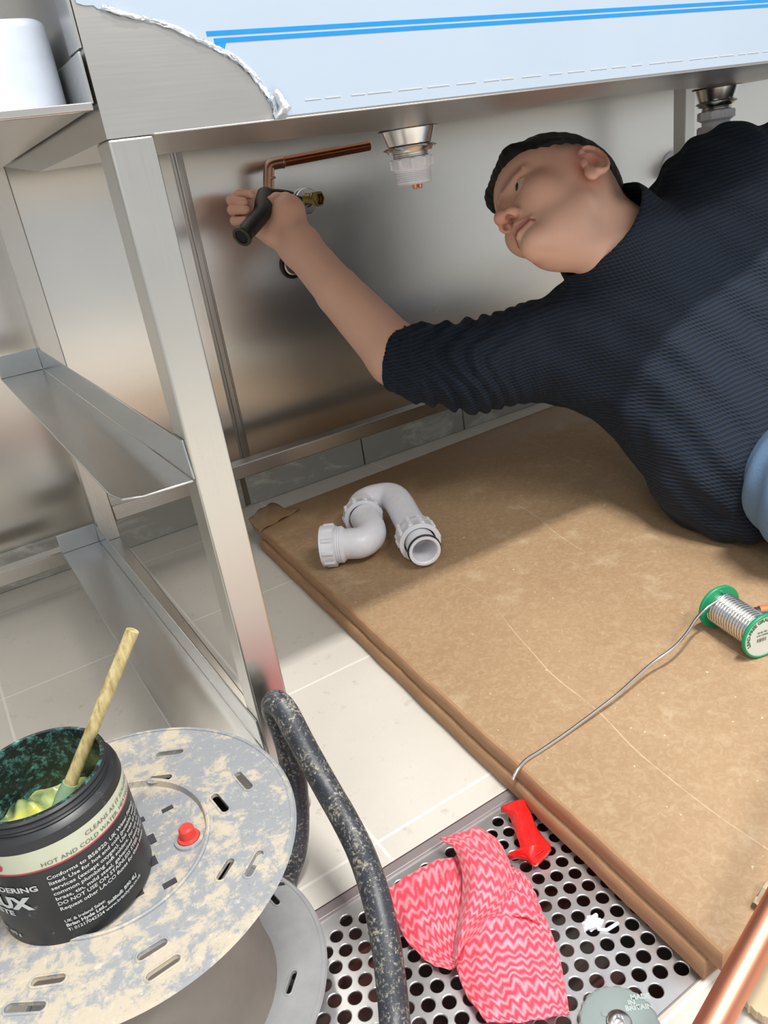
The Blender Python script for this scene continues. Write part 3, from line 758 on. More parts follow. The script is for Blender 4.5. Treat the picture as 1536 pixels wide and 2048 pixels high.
kn = empty('hand_tool', tuple(az(1540, 1232, .045)), 'orange and dark grey tool grip peeking out behind the solder spool', 'tool')
ka, kb = az(1512, 1228, .052), az(1640, 1212, .054)
bm = bmesh.new(); tube(bm, cr([ka, ka.lerp(kb, .3), ka.lerp(kb, .6), kb], 4), .009, 16); fin('grip', bm, M['dark_grip'], kn)
bm = bmesh.new(); up = Vector((0, 0, .005)); tube(bm, cr([ka+up+(kb-ka)*.05, ka.lerp(kb, .4)+up, kb+up], 4), .0062, 14); fin('orange_inlay', bm, M['orange'], kn)

# ================================================================== CABLE REEL
reel = empty('cable_reel', (-.168, -.135, 0), 'grey plaster-splashed cable reel lying flat under the flux tub', 'cable reel')
TC = Vector((-.171, -.139, .2)); TR = .1405
LC = Vector((-.163, -.131, .026)); LR = .131
def slot_disc(cen, R, rin, ends, wd, mat, name):
    """flange disc with through slots cut between pairs of end points, each with a raised lip"""
    bm = bmesh.new(); lathe(bm, [(rin, -.0015), (R, -.0015), (R, .0015), (rin, .0015), (rin, -.0015)], cen, seg=160)
    bmesh.ops.remove_doubles(bm, verts=bm.verts[:], dist=1e-6); bmesh.ops.recalc_face_normals(bm, faces=bm.faces[:])
    me = D.meshes.new('a'); bm.to_mesh(me); bm.free(); a = D.objects.new('a', me); COL.objects.link(a)
    bm = bmesh.new(); lips = []
    for p, q in ends:
        p = Vector(p); q = Vector(q); d = (q-p).normalized(); n = Vector((-d.y, d.x, 0)); p = p+d*wd/2; q = q-d*wd/2
        def out(r): return [p+(-d*math.sin(t)+n*math.cos(t))*r for t in [PI*k/8 for k in range(9)]]+[q+(d*math.sin(t)-n*math.cos(t))*r for t in [PI*k/8 for k in range(9)]]
        prism(bm, [Vector((v_.x, v_.y, cen.z-.01)) for v_ in out(wd/2)], (0, 0, .02))
        rim = bmesh.new(); lips.append(rim)
        A_ = [[rim.verts.new((v_.x, v_.y, cen.z+h)) for v_ in out(r)] for r, h in ((wd/2, .0012), (wd/2, .0022), (wd/2+.0008, .0024), (wd/2+.0016, .0021), (wd/2+.0019, .0012))]
        for u, w_ in zip(A_, A_[1:]):
            for k in range(18): rim.faces.new((u[k], u[(k+1) % 18], w_[(k+1) % 18], w_[k]))
    bmesh.ops.recalc_face_normals(bm, faces=bm.faces[:]); mc = D.meshes.new('c'); bm.to_mesh(mc); bm.free(); c = D.objects.new('c', mc); COL.objects.link(c)
    m = a.modifiers.new('b', 'BOOLEAN'); m.object = c; m.operation = 'DIFFERENCE'; m.solver = 'EXACT'
    dg = bpy.context.evaluated_depsgraph_get(); out_ = D.meshes.new_from_object(a.evaluated_get(dg))
    D.objects.remove(a); D.objects.remove(c); out_.name = name
    o = link_mesh(name, out_, mat, reel); [fin('slot_lip', rim, mat, o) for rim in lips]
    return o
z5 = lambda x, y, z: az(x/2, 1400+y/2, z)
pe_ = [((625, 227), (735, 212)), ((597, 324), (690, 314)), ((948, 298), (1005, 362)), ((855, 385), (910, 452)), ((990, 715), (1047, 610)), ((876, 728), (932, 642)),
       ((552, 1044), (672, 968)), ((588, 1125), (724, 1032)), ((128, 1138), (266, 1118)), ((22, 1242), (186, 1232))]
ends = [(z5(*a, TC.z), z5(*b, TC.z)) for a, b in pe_]
for k in range(3):   # the rest of the ring behind the tub
    for r_ in (.122, .102):
        aa = math.radians(105+34*k); m_ = Vector((TC.x+r_*math.cos(aa), TC.y+r_*math.sin(aa), TC.z)); t_ = Vector((-math.sin(aa), math.cos(aa), 0))*.011; ends.append((m_-t_, m_+t_))
uf = slot_disc(TC, TR, .075, ends, .0062, M['reel'], 'upper_flange')
bm = bmesh.new(); lathe(bm, [(TR-.003, -.002), (TR, -.002), (TR+.0015, 0), (TR, .002), (TR-.003, .002)], TC, seg=120); fin('rolled_rim', bm, M['reel'], uf)
# hub face with step, centre plate
bm = bmesh.new(); lathe(bm, [(.0755, -.001), (.0750, .0030), (.0735, .0036), (.072, .0030), (.0705, -.002), (.060, -.0025), (0, -.0025)], TC, seg=96); hub = fin('socket_plate', bm, M['reel'], reel)
hub['label'] = 'recessed round socket plate in the middle of the reel'
bm = bmesh.new()
so = []
for (u, v_, w_, h_) in ((335, 1618, .009, .004), (304, 1678, .005, .010), (303, 1724, .008, .009), (340, 1767, .010, .005), (270, 1790, .012, .006), (283, 1640, .005, .005)):
    c = az(u, v_, TC.z-.0022); box(bm, c.x-w_/2, c.x+w_/2, c.y-h_/2, c.y+h_/2, TC.z-.0042, TC.z-.0017)
fin('pin_hole', bm, M['socket'], hub, smooth=False)
rb_ = az(378, 1676, TC.z-.001); bm = bmesh.new(); lathe(bm, [(.0085, -.001), (.0085, .002), (.0062, .0025), (.0058, .010), (.0045, .0115), (0, .0118)], rb_, seg=6*4); rbt = fin('reset_button', bm, M['red_plastic'], hub, bevel=.0003); rbt['label'] = 'small red reset button'
bm = bmesh.new(); lathe(bm, [(.0118, -.0015), (.0112, .0006), (.0088, .0010), (.0086, -.001)], rb_, seg=32); fin('button_guard', bm, M['reel'], hub)
bm = bmesh.new(); lathe(bm, [(.092, LC.z), (.088, .05), (.086, .12), (.090, .17), (.098, TC.z-.002)], (TC.x+.002, TC.y+.003, 0), seg=96); fin('drum', bm, M['drum'], reel)
pe_ = [((1075, 775), (1117, 822)), ((1040, 1157), (1067, 1080)), ((1152, 1182), (1182, 1088))]
ends = [(z5(*a, LC.z), z5(*b, LC.z)) for a, b in pe_]
for k in range(5):
    aa = math.radians(70+50*k); m_ = Vector((LC.x+.112*math.cos(aa), LC.y+.112*math.sin(aa), LC.z)); t_ = Vector((-math.sin(aa), math.cos(aa), 0))*.010; ends.append((m_-t_, m_+t_))
lf = slot_disc(LC, LR, .085, ends, .0052, M['reel_lower'], 'lower_flange')
bm = bmesh.new(); lathe(bm, [(LR-.003, -.002), (LR, -.002), (LR+.0015, 0), (LR, .002), (LR-.003, .002)], LC, seg=120); fin('rolled_rim', bm, M['reel_lower'], lf)
bm = bmesh.new(); lathe(bm, [(.05, -.0), (.06, -.02), (.075, -.0255), (0, -.0255)], LC, seg=60); fin('bottom_hub', bm, M['drum'], reel)
# bent steel carrying frame
tp = [az(560, 1790, .019), ad(572, 1758, .775), ad(589, 1700, .775), ad(594, 1640, .780), ad(590, 1570, .785), ad(578, 1500, .785), ad(562, 1450, .784), ad(548, 1418, .778), ad(552, 1405, .768), ad(572, 1425, .760), ad(606, 1490, .752), ad(650, 1570, .738), ad(690, 1640, .715), ad(722, 1705, .695), ad(748, 1780, .668), ad(765, 1850, .650), ad(778, 1930, .635), ad(790, 2050, .615)]
tp[0] = Vector((tp[1].x-.012, tp[1].y-.02, max(.016, tp[1].z-.02)))
last = tp[-1]; tp.append(Vector((last.x-.03, last.y-.05, .015)))
for p in tp: p.z = max(p.z, .0135)
bm = bmesh.new(); tube(bm, cr(tp, 8), .0127, 28); fr = fin('carrying_frame', bm, M['tube'], reel); fr['label'] = 'bent black steel tube handle with plaster splashes'

# ================================================================== FLUX TUB
TB = Vector((-.198, -.150, TC.z-.0022+.0)); tr = .0528
tub = empty('flux_tub', tuple(TB), 'open black tub of soldering flux paste standing on the cable reel', 'tub')
bm = bmesh.new(); lathe(bm, [(0, .0), (tr-.003, 0), (tr, .003), (tr, .090), (tr-.001, .0935), (tr-.005, .0955), (tr-.0062, .0965)], TB, seg=96); fin('tub_body', bm, M['tub'], tub)
bm = bmesh.new(); prof = [(tr-.006, .0955), (tr-.005, .0975), (tr-.006, .0985), (tr-.0045, .1005), (tr-.006, .1025), (tr-.0048, .105), (tr-.0062, .1065), (tr-.009, .1065), (tr-.0095, .104), (tr-.0085, .08), (tr-.0085, .02), (0, .018)]
lathe(bm, prof[:7], TB, seg=96); fin('threaded_neck', bm, M['tub'], tub)
bm = bmesh.new(); lathe(bm, prof[6:], TB, seg=96); fin('smeared_inside', bm, M['rim'], tub)
def band(r, z0, z1, mat, name):
    bm = bmesh.new(); lathe(bm, [(r, z0), (r, z1)], (TB.x, TB.y, 0), seg=120); return fin(name, bm, mat, tub)
lb = band(tr+.0002, .2685, .2845, M['label_cream'], 'cream_label'); band(tr+.0004, .2675, .2687, M['label_red'], 'red_line')
def wrap(s, size, ang, z, mat, bold=0, name='printed_text'):
    me = text_mesh(s, size, 'LEFT', bold)
    def fn(c):
        a = math.radians(ang)+c.x/tr; return Vector((TB.x+math.cos(a)*(tr+.0006), TB.y+math.sin(a)*(tr+.0006), z+c.y))
    map_mesh(me, fn, size*.6); return link_mesh(name, me, mat, tub, smooth=False)
def wrapfit(s, size, a0, a1, z, mat, bold=0):
    me = text_mesh(s, size, 'LEFT', bold); xs = [v_.co.x for v_ in me.vertices]; W = max(xs); k = math.radians(a1-a0)*tr/W
    map_mesh(me, lambda c: Vector((TB.x+math.cos(math.radians(a0)+c.x*k/tr)*(tr+.0006), TB.y+math.sin(math.radians(a0)+c.x*k/tr)*(tr+.0006), z+c.y)), size*.6)
    link_mesh('printed_text', me, mat, tub, smooth=False)
wrapfit('HOT AND COLD WATER, HEATING', .0045, -105.5, -18, .2703, M['print_grey'])
wrapfit('CLEANS AS IT SOLDERS', .0045, -73, -12, .2765, M['print_grey'])
wrapfit('LACO', .011, -168, -131, .2712, M['label_red'], .0004)
ln = ['Conforms to BS6920. UK Water Fittings', 'listed. Use for hot and cold (potable) water', 'services (except oxygen). Use with all types', 'common plumbing soft solders. For use on', 'brass, tin, mild steel, galvanised steel, lead', 'DO NOT USE ON STAINLESS STEEL OR ALU', 'Request other LA-CO fluxes for these metals']
for i, s in enumerate(ln):
    wrapfit(s, .0042, -105.5, -20+(i % 3)*3, .2588-i*.0047, M['print_white'], .00008)
wrapfit('UK & Ireland Sales:', .0036, -106, -77, .2195, M['print_white'], .00008)
wrapfit('Brian Hyde Ltd., Solihull: B90 4LJ', .0040, -106, -48, .2155, M['print_white'], .00014)
wrapfit('T: 01217042324 www.brianhyde.co.uk', .0036, -106, -44, .2115, M['print_white'], .00008)
wrapfit('SOLDERING', .0062, -158, -113.5, .2525, M['print_white'], .0002)
wrapfit('FLUX', .0145, -168, -121, .2375, M['print_white'], .0008)
wrapfit('PASTE', .0062, -166, -139, .2305, M['print_white'], .0002)
wrapfit('WT. 475 g', .0040, -166, -143, .2095, M['print_white'], .0001)
# paste
bm = bmesh.new(); NR, NAa = 14, 48; rings = []
def ph(r, a):
    x, y = r*math.cos(a)*130, r*math.sin(a)*130
    return .060+.006*math.sin(x*1.1+.5)*math.cos(y*.9)+.004*math.sin(x*2.3+y*1.7)+.008*(-math.cos(a-.6))*r/tr + .004*abs(math.sin(x*1.7-y))
for i in range(NR+1):
    r = (tr-.0088)*i/NR
    rings.append([bm.verts.new((TB.x+r*math.cos(2*PI*k/NAa), TB.y+r*math.sin(2*PI*k/NAa), TB.z+ph(r, 2*PI*k/NAa))) for k in range(NAa)] if i else [bm.verts.new((TB.x, TB.y, TB.z+ph(0, 0)))])
for i in range(NR):
    for k in range(NAa):
        k2 = (k+1) % NAa
        if i == 0: bm.faces.new((rings[0][0], rings[1][k], rings[1][k2]))
        else: bm.faces.new((rings[i][k], rings[i][k2], rings[i+1][k2], rings[i+1][k]))
pst = fin('flux_paste', bm, M['paste'], None); reg(pst, 'yellow-green flux paste inside the open black tub', 'paste', kind='stuff')
o = pst.modifiers.new('s', 'SUBSURF'); o.levels = 1; o.render_levels = 1
# brush
s0 = az(133, 1585, .268); s1 = az(264, 1264, .372)
br = empty('flux_brush', tuple(s0), 'pale wooden dowel brush handle leaning out of the flux tub', 'brush')
bm = bmesh.new(); dd = (s1-s0).normalized(); pts = cr([s0-dd*.004, s0.lerp(s1, .3), s0.lerp(s1, .7), s1-dd*.002, s1], 4); tube(bm, pts, [.0047]*(len(pts)-3)+[.0045, .004, .0028], 20); fin('wooden_handle', bm, M['wood'], br)
bm = bmesh.new(); tube(bm, [s0+dd*.008, s0-dd*.004, s0-dd*.016, s0-dd*.020], [.0056, .0065, .0060, .003], 16); fin('bristle_head', bm, M['bristle'], br)

# ================================================================== PINK CLOTH, TAPE, SILICONE
def nz(p, s, ph_=0): return math.sin(p.x*s+ph_)*math.cos(p.y*s*1.2+ph_*1.7)
bm = bmesh.new(); uvl = bm.loops.layers.uv.new('UVMap')
def cd_(amp, s, sp): return lambda p, a, b: Vector((0, 0, amp*1.5*abs(math.sin((p.x*s+p.y*s*.6)+sp*b+2*math.sin(p.y*60+sp)))+amp*.8*nz(p, s*2.1, sp)))
g = GZ
# lower right sheet
rows = [[az(935, 1820, .014), az(985, 1790, .020), az(1030, 1775, .018), az(1068, 1790, .004)],
        [az(905, 1870, .012), az(975, 1850, .028), az(1045, 1840, .022), az(1095, 1850, .004)],
        [az(912, 1930, .008), az(975, 1920, .022), az(1055, 1910, .020), az(1118, 1915, .004)],
        [az(930, 1985, .005), az(990, 1980, .016), az(1070, 1965, .016), az(1130, 1975, .004)],
        [az(975, 2050, .004), az(1030, 2046, .010), az(1090, 2040, .010), az(1140, 2034, .004)]]
loft(bm, rows, 10, 10, uvl, cd_(.0022, 120, 2.0), (.9, 1.1), (0, 0))
# left lobe
rows = [[az(778, 1780, .003), az(830, 1745, .008), az(880, 1722, .012), az(925, 1712, .016)],
        [az(790, 1830, .003), az(842, 1805, .016), az(890, 1790, .020), az(925, 1780, .020)],
        [az(815, 1885, .002), az(858, 1862, .014), az(895, 1850, .020), az(925, 1840, .020)],
        [az(862, 1930, .001), az(890, 1915, .008), az(912, 1900, .014), az(935, 1890, .014)],
        [az(900, 1944, .000), az(915, 1938, .002), az(925, 1930, .006), az(938, 1915, .008)]]
loft(bm, rows, 10, 10, uvl, cd_(.0018, 130, 1.3), (.8, .75), (.2, .3))
# upper fold draped over, running down in a ridge
rows = [[az(880, 1682, .012), az(912, 1672, .022), az(950, 1658, .024), az(985, 1672, .008), az(1005, 1695, .004)],
        [az(908, 1700, .026), az(935, 1700, .038), az(975, 1705, .036), az(1012, 1725, .016), az(1024, 1745, .006)],
        [az(924, 1745, .032), az(950, 1750, .046), az(990, 1762, .042), az(1018, 1780, .020), az(1026, 1800, .008)],
        [az(924, 1800, .032), az(948, 1805, .048), az(978, 1815, .040), az(1004, 1822, .026), az(1015, 1830, .014)],
        [az(914, 1860, .028), az(928, 1860, .040), az(950, 1852, .034), az(968, 1850, .028), az(982, 1850, .024)],
        [az(906, 1915, .020), az(912, 1922, .028), az(920, 1905, .026), az(928, 1895, .022), az(938, 1885, .020)]]
loft(bm, rows, 8, 10, uvl, cd_(.0016, 110, .7), (.8, 1.0), (.1, .55))
# mid right under-fold
rows = [[az(1015, 1738, .006), az(1035, 1742, .012), az(1060, 1765, .004)], [az(1000, 1790, .014), az(1040, 1790, .020), az(1078, 1810, .004)], [az(985, 1840, .018), az(1045, 1835, .026), az(1095, 1860, .004)]]
loft(bm, rows, 8, 8, uvl, cd_(.0018, 140, 2.2), (.5, .4), (.5, .1))
cl = fin('cleaning_cloth', bm, M['cloth'], None, solid=.0012, angle=80); reg(cl, 'crumpled pink zigzag-patterned cleaning cloth on the drain grate', 'cloth')

bm = bmesh.new()
rows = [[az(1003, 1625, .002), az(1004, 1612, .010), az(1025, 1603, .014), az(1050, 1600, .010)],
        [az(1018, 1632, .006), az(1030, 1628, .014), az(1045, 1624, .014), az(1060, 1622, .006)],
        [az(1030, 1665, .006), az(1042, 1662, .014), az(1058, 1655, .014), az(1072, 1652, .004)],
        [az(1040, 1695, .006), az(1055, 1692, .012), az(1075, 1684, .012), az(1092, 1680, .004)],
        [az(1030, 1712, .004), az(1055, 1716, .010), az(1080, 1705, .014), az(1103, 1694, .004)]]
loft(bm, rows, 6, 6, disp=lambda p, a, b: Vector((0, 0, .0012*math.sin(a*9+b*13))))
rows = [[az(1014, 1712, .008), az(1040, 1696, .016), az(1070, 1690, .018), az(1098, 1690, .010)], [az(1018, 1716, .004), az(1045, 1712, .008), az(1068, 1720, .010), az(1102, 1698, .006)], [az(1020, 1718, .001), az(1048, 1720, .003), az(1075, 1732, .001), az(1103, 1700, .001)]]
loft(bm, rows, 6, 6, disp=lambda p, a, b: Vector((0, 0, .001*math.sin(a*12+b*5))))
reg(fin('red_tape_strip', bm, M['tape'], None, solid=.0005), 'twisted strip of glossy red tape on the grate beside the pink cloth', 'tape')

bm = bmesh.new(); c = az(1185, 1848, GZ)
bmesh.ops.create_icosphere(bm, subdivisions=4, radius=1)
for v_ in bm.verts:
    k = 1+.25*math.sin(v_.co.x*5+1)*math.cos(v_.co.y*6)+.12*math.sin(v_.co.y*13+v_.co.x*9)
    v_.co = Vector((c.x+v_.co.x*.0095*k, c.y+v_.co.y*.0065*k, GZ+max(0, v_.co.z)*.004*k))
tube(bm, cr([az(1195, 1858, GZ+.001), az(1212, 1860, GZ+.001), az(1222, 1855, GZ+.002), az(1236, 1846, GZ+.001)], 5), [.0016]*16, 8)
reg(fin('silicone_blob', bm, M['silicone'], None), 'small smeared blob of white silicone on the grate', 'sealant')

# grey round cutter lying at the bottom edge
kc = az(1238, 2046, .012)
cut = empty('pipe_cutter', (kc.x, kc.y, 0), 'round grey-green pipe cutter at the bottom edge on the grate', 'tool')
bm = bmesh.new(); lathe(bm, [(0, -.004), (.029, -.004), (.0305, -.002), (.0305, .010), (.029, .0125), (.027, .013), (.010, .013), (.009, .011)], (kc.x, kc.y, 0), seg=96, mod=lambda a, j: 1+(.03 if (a*22/(2*PI)) % 1 < .5 and j in (2, 3) else 0)); cw = fin('cutter_housing', bm, M['grey_knob'], cut)
bm = bmesh.new(); lathe(bm, [(.0092, .009), (.0092, .0145), (.0075, .0155), (.0042, .0155), (.0040, .010), (0, .009)], (kc.x, kc.y, 0), seg=36); fin('centre_bolt', bm, M['chrome'], cut)
bm = bmesh.new(); q = az(1209, 2027, .013); lathe(bm, [(.0028, 0), (.0026, .0006), (0, .0009)], q, seg=20); fin('stud', bm, M['grey_knob'], cut)
me0 = None
xa = Vector((_r.x, _r.y, 0)).normalized(); 
txr = math.radians(-32)
for i, s in enumerate(('MADE', 'IN', 'BRITAIN')):
    me = text_mesh(s, .0058, 'LEFT', .0003); ctr = az(1262+(-5)*i, 2000+11*i, .0132)
    map_mesh(me, lambda c: Vector((ctr.x+(c.x)*math.cos(txr)-c.y*math.sin(txr), ctr.y+c.x*math.sin(txr)+c.y*math.cos(txr), .0133))); link_mesh('raised_lettering', me, M['knob_text'], cut, smooth=False)

# copper tube at the lower right corner
ca, cb = az(1420, 2060, .075), az(1560, 1800, .105); dd = (cb-ca).normalized()
bm = bmesh.new(); tube(bm, [ca-dd*.25, ca, cb, cb+dd*.25], .0108, 36)
reg(fin('copper_tube', bm, M['copper'], None), 'bright copper tube crossing the lower right corner above the board edge', 'pipe')
# torn pale board scrap
bm = bmesh.new()
o_ = [az(1462, 1992, .004), az(1478, 1975, .004), az(1500, 1960, .004), az(1520, 1935, .004), az(1536, 1925, .004), Vector((.34, -.40, .004)), Vector((.36, -.47, .004)), Vector((.26, -.50, .004)), az(1530, 2050, .004), az(1516, 2040, .004), az(1490, 2018, .004)]
P2 = []
for p, q in zip(o_, o_[1:]+o_[:1]):
    for k in range(6):
        r = p.lerp(q, k/6); P2.append(r+Vector((random.uniform(-.0013, .0013), random.uniform(-.0013, .0013), 0)))
prism(bm, P2[::-1], (0, 0, .009))
reg(fin('board_scrap', bm, M['cardboard'], None, bevel=.001), 'torn pale plasterboard offcut on the floor at the lower right corner', 'board')
bm = bmesh.new(); rows = []
for j in range(4):
    rows.append([Vector((.26+.03*i, -.385-.014*j+.003*math.sin(i*2+j), .046+.006*math.sin(i*1.9+j*2)+.004*j)) for i in range(5)])
loft(bm, rows, 5, 5, disp=lambda p, a, b: Vector((random.uniform(-.001, .001), random.uniform(-.001, .001), .003*math.sin(a*40+b*20)))); reg(fin('crumpled_paper', bm, M['cardboard'], None, solid=.001), 'crumpled torn paper edge behind the copper tube at lower right', 'paper')
#PERSON
# ================================================================== PERSON (smooth-blended surface, one continuous skin)
def V3(p): return np.array([p[0], p[1], p[2]], float)
def smin(a, b, k):
    h = np.clip(.5+.5*(b-a)/k, 0, 1); return b*(1-h)+a*h-k*h*(1-h)
def smax(a, b, k): return -smin(-a, -b, k)
def cap(P, a, b, ra, rb):
    a = V3(a); b = V3(b); ab = b-a; t = np.clip(((P-a)@ab)/(ab@ab), 0, 1)
    return np.linalg.norm(P-a-t[:, None]*ab, axis=1)-(ra+(rb-ra)*t)
def ell(P, c, r, R=None):
    q = P-V3(c)
    if R is not None: q = q@R
    r = np.array(r, float); k0 = np.linalg.norm(q/r, axis=1); k1 = np.linalg.norm(q/(r*r), axis=1)+1e-9
    return k0*(k0-1)/k1
def chain(P, pts, rs, k=.002):
    d = None
    for i in range(len(pts)-1):
        e = cap(P, pts[i], pts[i+1], rs[i], rs[i+1]); d = e if d is None else smin(d, e, k)
    return d
def surface(f, lo, hi, h, name, mat, parent, colfn=None, smooth_it=1):
    B = 8; lo = np.array(lo); n = np.ceil((np.array(hi)-lo)/(h*B)).astype(int)
    ci = np.stack(np.meshgrid(*[np.arange(k) for k in n], indexing='ij'), -1).reshape(-1, 3)
    cen = lo+(ci+.5)*B*h; dc = np.concatenate([f(c) for c in np.array_split(cen, max(1, len(cen)//60000))])
    Vv = np.ones(tuple(n*B), np.float32)
    for c in ci[dc < 0]: Vv[c[0]*B:c[0]*B+B, c[1]*B:c[1]*B+B, c[2]*B:c[2]*B+B] = -1
    act = ci[np.abs(dc) < B*h*.87*1.35+.004]
    off = np.stack(np.meshgrid(np.arange(B), np.arange(B), np.arange(B), indexing='ij'), -1).reshape(-1, 3)
    for ch in np.array_split(act, max(1, len(act)//400)):
        idx = (ch[:, None, :]*B+off[None]).reshape(-1, 3); val = f(lo+idx*h); Vv[idx[:, 0], idx[:, 1], idx[:, 2]] = val
    S = Vv < 0
    cnt = np.zeros(tuple(s-1 for s in S.shape), np.int8)
    for dx in (0, 1):
        for dy in (0, 1):
            for dz in (0, 1): cnt += S[dx:S.shape[0]-1+dx, dy:S.shape[1]-1+dy, dz:S.shape[2]-1+dz]
    cells = np.argwhere((cnt > 0) & (cnt < 8)); idm = -np.ones(cnt.shape, np.int32); idm[tuple(cells.T)] = np.arange(len(cells))
    acc = np.zeros((len(cells), 3)); num = np.zeros(len(cells))
    corners = [np.array((a, b, c)) for a in (0, 1) for b in (0, 1) for c in (0, 1)]
    for i, a in enumerate(corners):
        for b in corners[i+1:]:
            if np.abs(a-b).sum() != 1: continue
            A_, B2 = cells+a, cells+b; va = Vv[tuple(A_.T)]; vb_ = Vv[tuple(B2.T)]; m = (va < 0) != (vb_ < 0)
            t = np.where(m, va/np.where(m, va-vb_, 1), 0); acc += np.where(m[:, None], a+(b-a)*t[:, None], 0); num += m
    pos = lo+(cells+acc/num[:, None])*h
    faces = []
    for ax in range(3):
        sl0 = [slice(None)]*3; sl1 = [slice(None)]*3; sl0[ax] = slice(0, -1); sl1[ax] = slice(1, None)
        e = np.argwhere(S[tuple(sl0)] != S[tuple(sl1)]); o1, o2 = [(1, 2), (2, 0), (0, 1)][ax]
        e = e[(e[:, o1] > 0) & (e[:, o2] > 0) & (e[:, o1] < S.shape[o1]-1) & (e[:, o2] < S.shape[o2]-1)]
        u1 = np.zeros(3, int); u1[o1] = 1; u2 = np.zeros(3, int); u2[o2] = 1
        q = np.stack([idm[tuple((e-u1-u2).T)], idm[tuple((e-u2).T)], idm[tuple(e.T)], idm[tuple((e-u1).T)]], 1)
        fl = S[tuple(e.T)]; q[~fl] = q[~fl][:, ::-1]; faces.append(q)
    F = np.concatenate(faces); F = F[(F >= 0).all(1)]
    me = D.meshes.new(name); me.vertices.add(len(pos)); me.vertices.foreach_set('co', pos.ravel()); me.loops.add(len(F)*4); me.loops.foreach_set('vertex_index', F.ravel().astype(np.int32))
    me.polygons.add(len(F)); me.polygons.foreach_set('loop_start', np.arange(0, len(F)*4, 4, dtype=np.int32)); me.update(calc_edges=True); me.validate()
    if colfn is not None:
        ca_ = me.color_attributes.new('Col', 'FLOAT_COLOR', 'POINT'); P = np.zeros(len(me.vertices)*3); me.vertices.foreach_get('co', P); c = colfn(P.reshape(-1, 3))
        ca_.data.foreach_set('color', np.concatenate([c, np.ones((len(c), 1))], 1).astype(np.float32).ravel())
    o = link_mesh(name, me, mat, parent, smooth=False); me.shade_smooth()
    if smooth_it: s_ = o.modifiers.new('relax', 'SMOOTH'); s_.factor = .5; s_.iterations = smooth_it
    return o

# head frame (columns: forward, his left, up) and scale
HO = V3(ad(1120, 418, 1.23)); HS = 1.02
HR = np.array([[-.930, .231, .285], [.111, -.562, .819], [.349, .794, .497]])
HR, _ = np.linalg.qr(HR)
for j, ref in enumerate(((-.930, .111, .349), (.231, -.562, .794), (.285, .819, .497))):
    if HR[:, j] @ np.array(ref) < 0: HR[:, j] *= -1
_a = math.radians(15); _F = HR[:, 0]*math.cos(_a)-HR[:, 1]*math.sin(_a); _L = HR[:, 1]*math.cos(_a)+HR[:, 0]*math.sin(_a); HR[:, 0] = _F; HR[:, 1] = _L
_q = Matrix.Rotation(math.radians(6), 3, _f); HR = np.array(_q) @ HR; HO = HO+np.array(_r)*.004+np.array(_d)*.004
def hw(x, y, z): return HO+HR@(np.array([x, y, z])*HS)
CRC, CRR = (-.012, 0, .048), (.098, .079, .101)
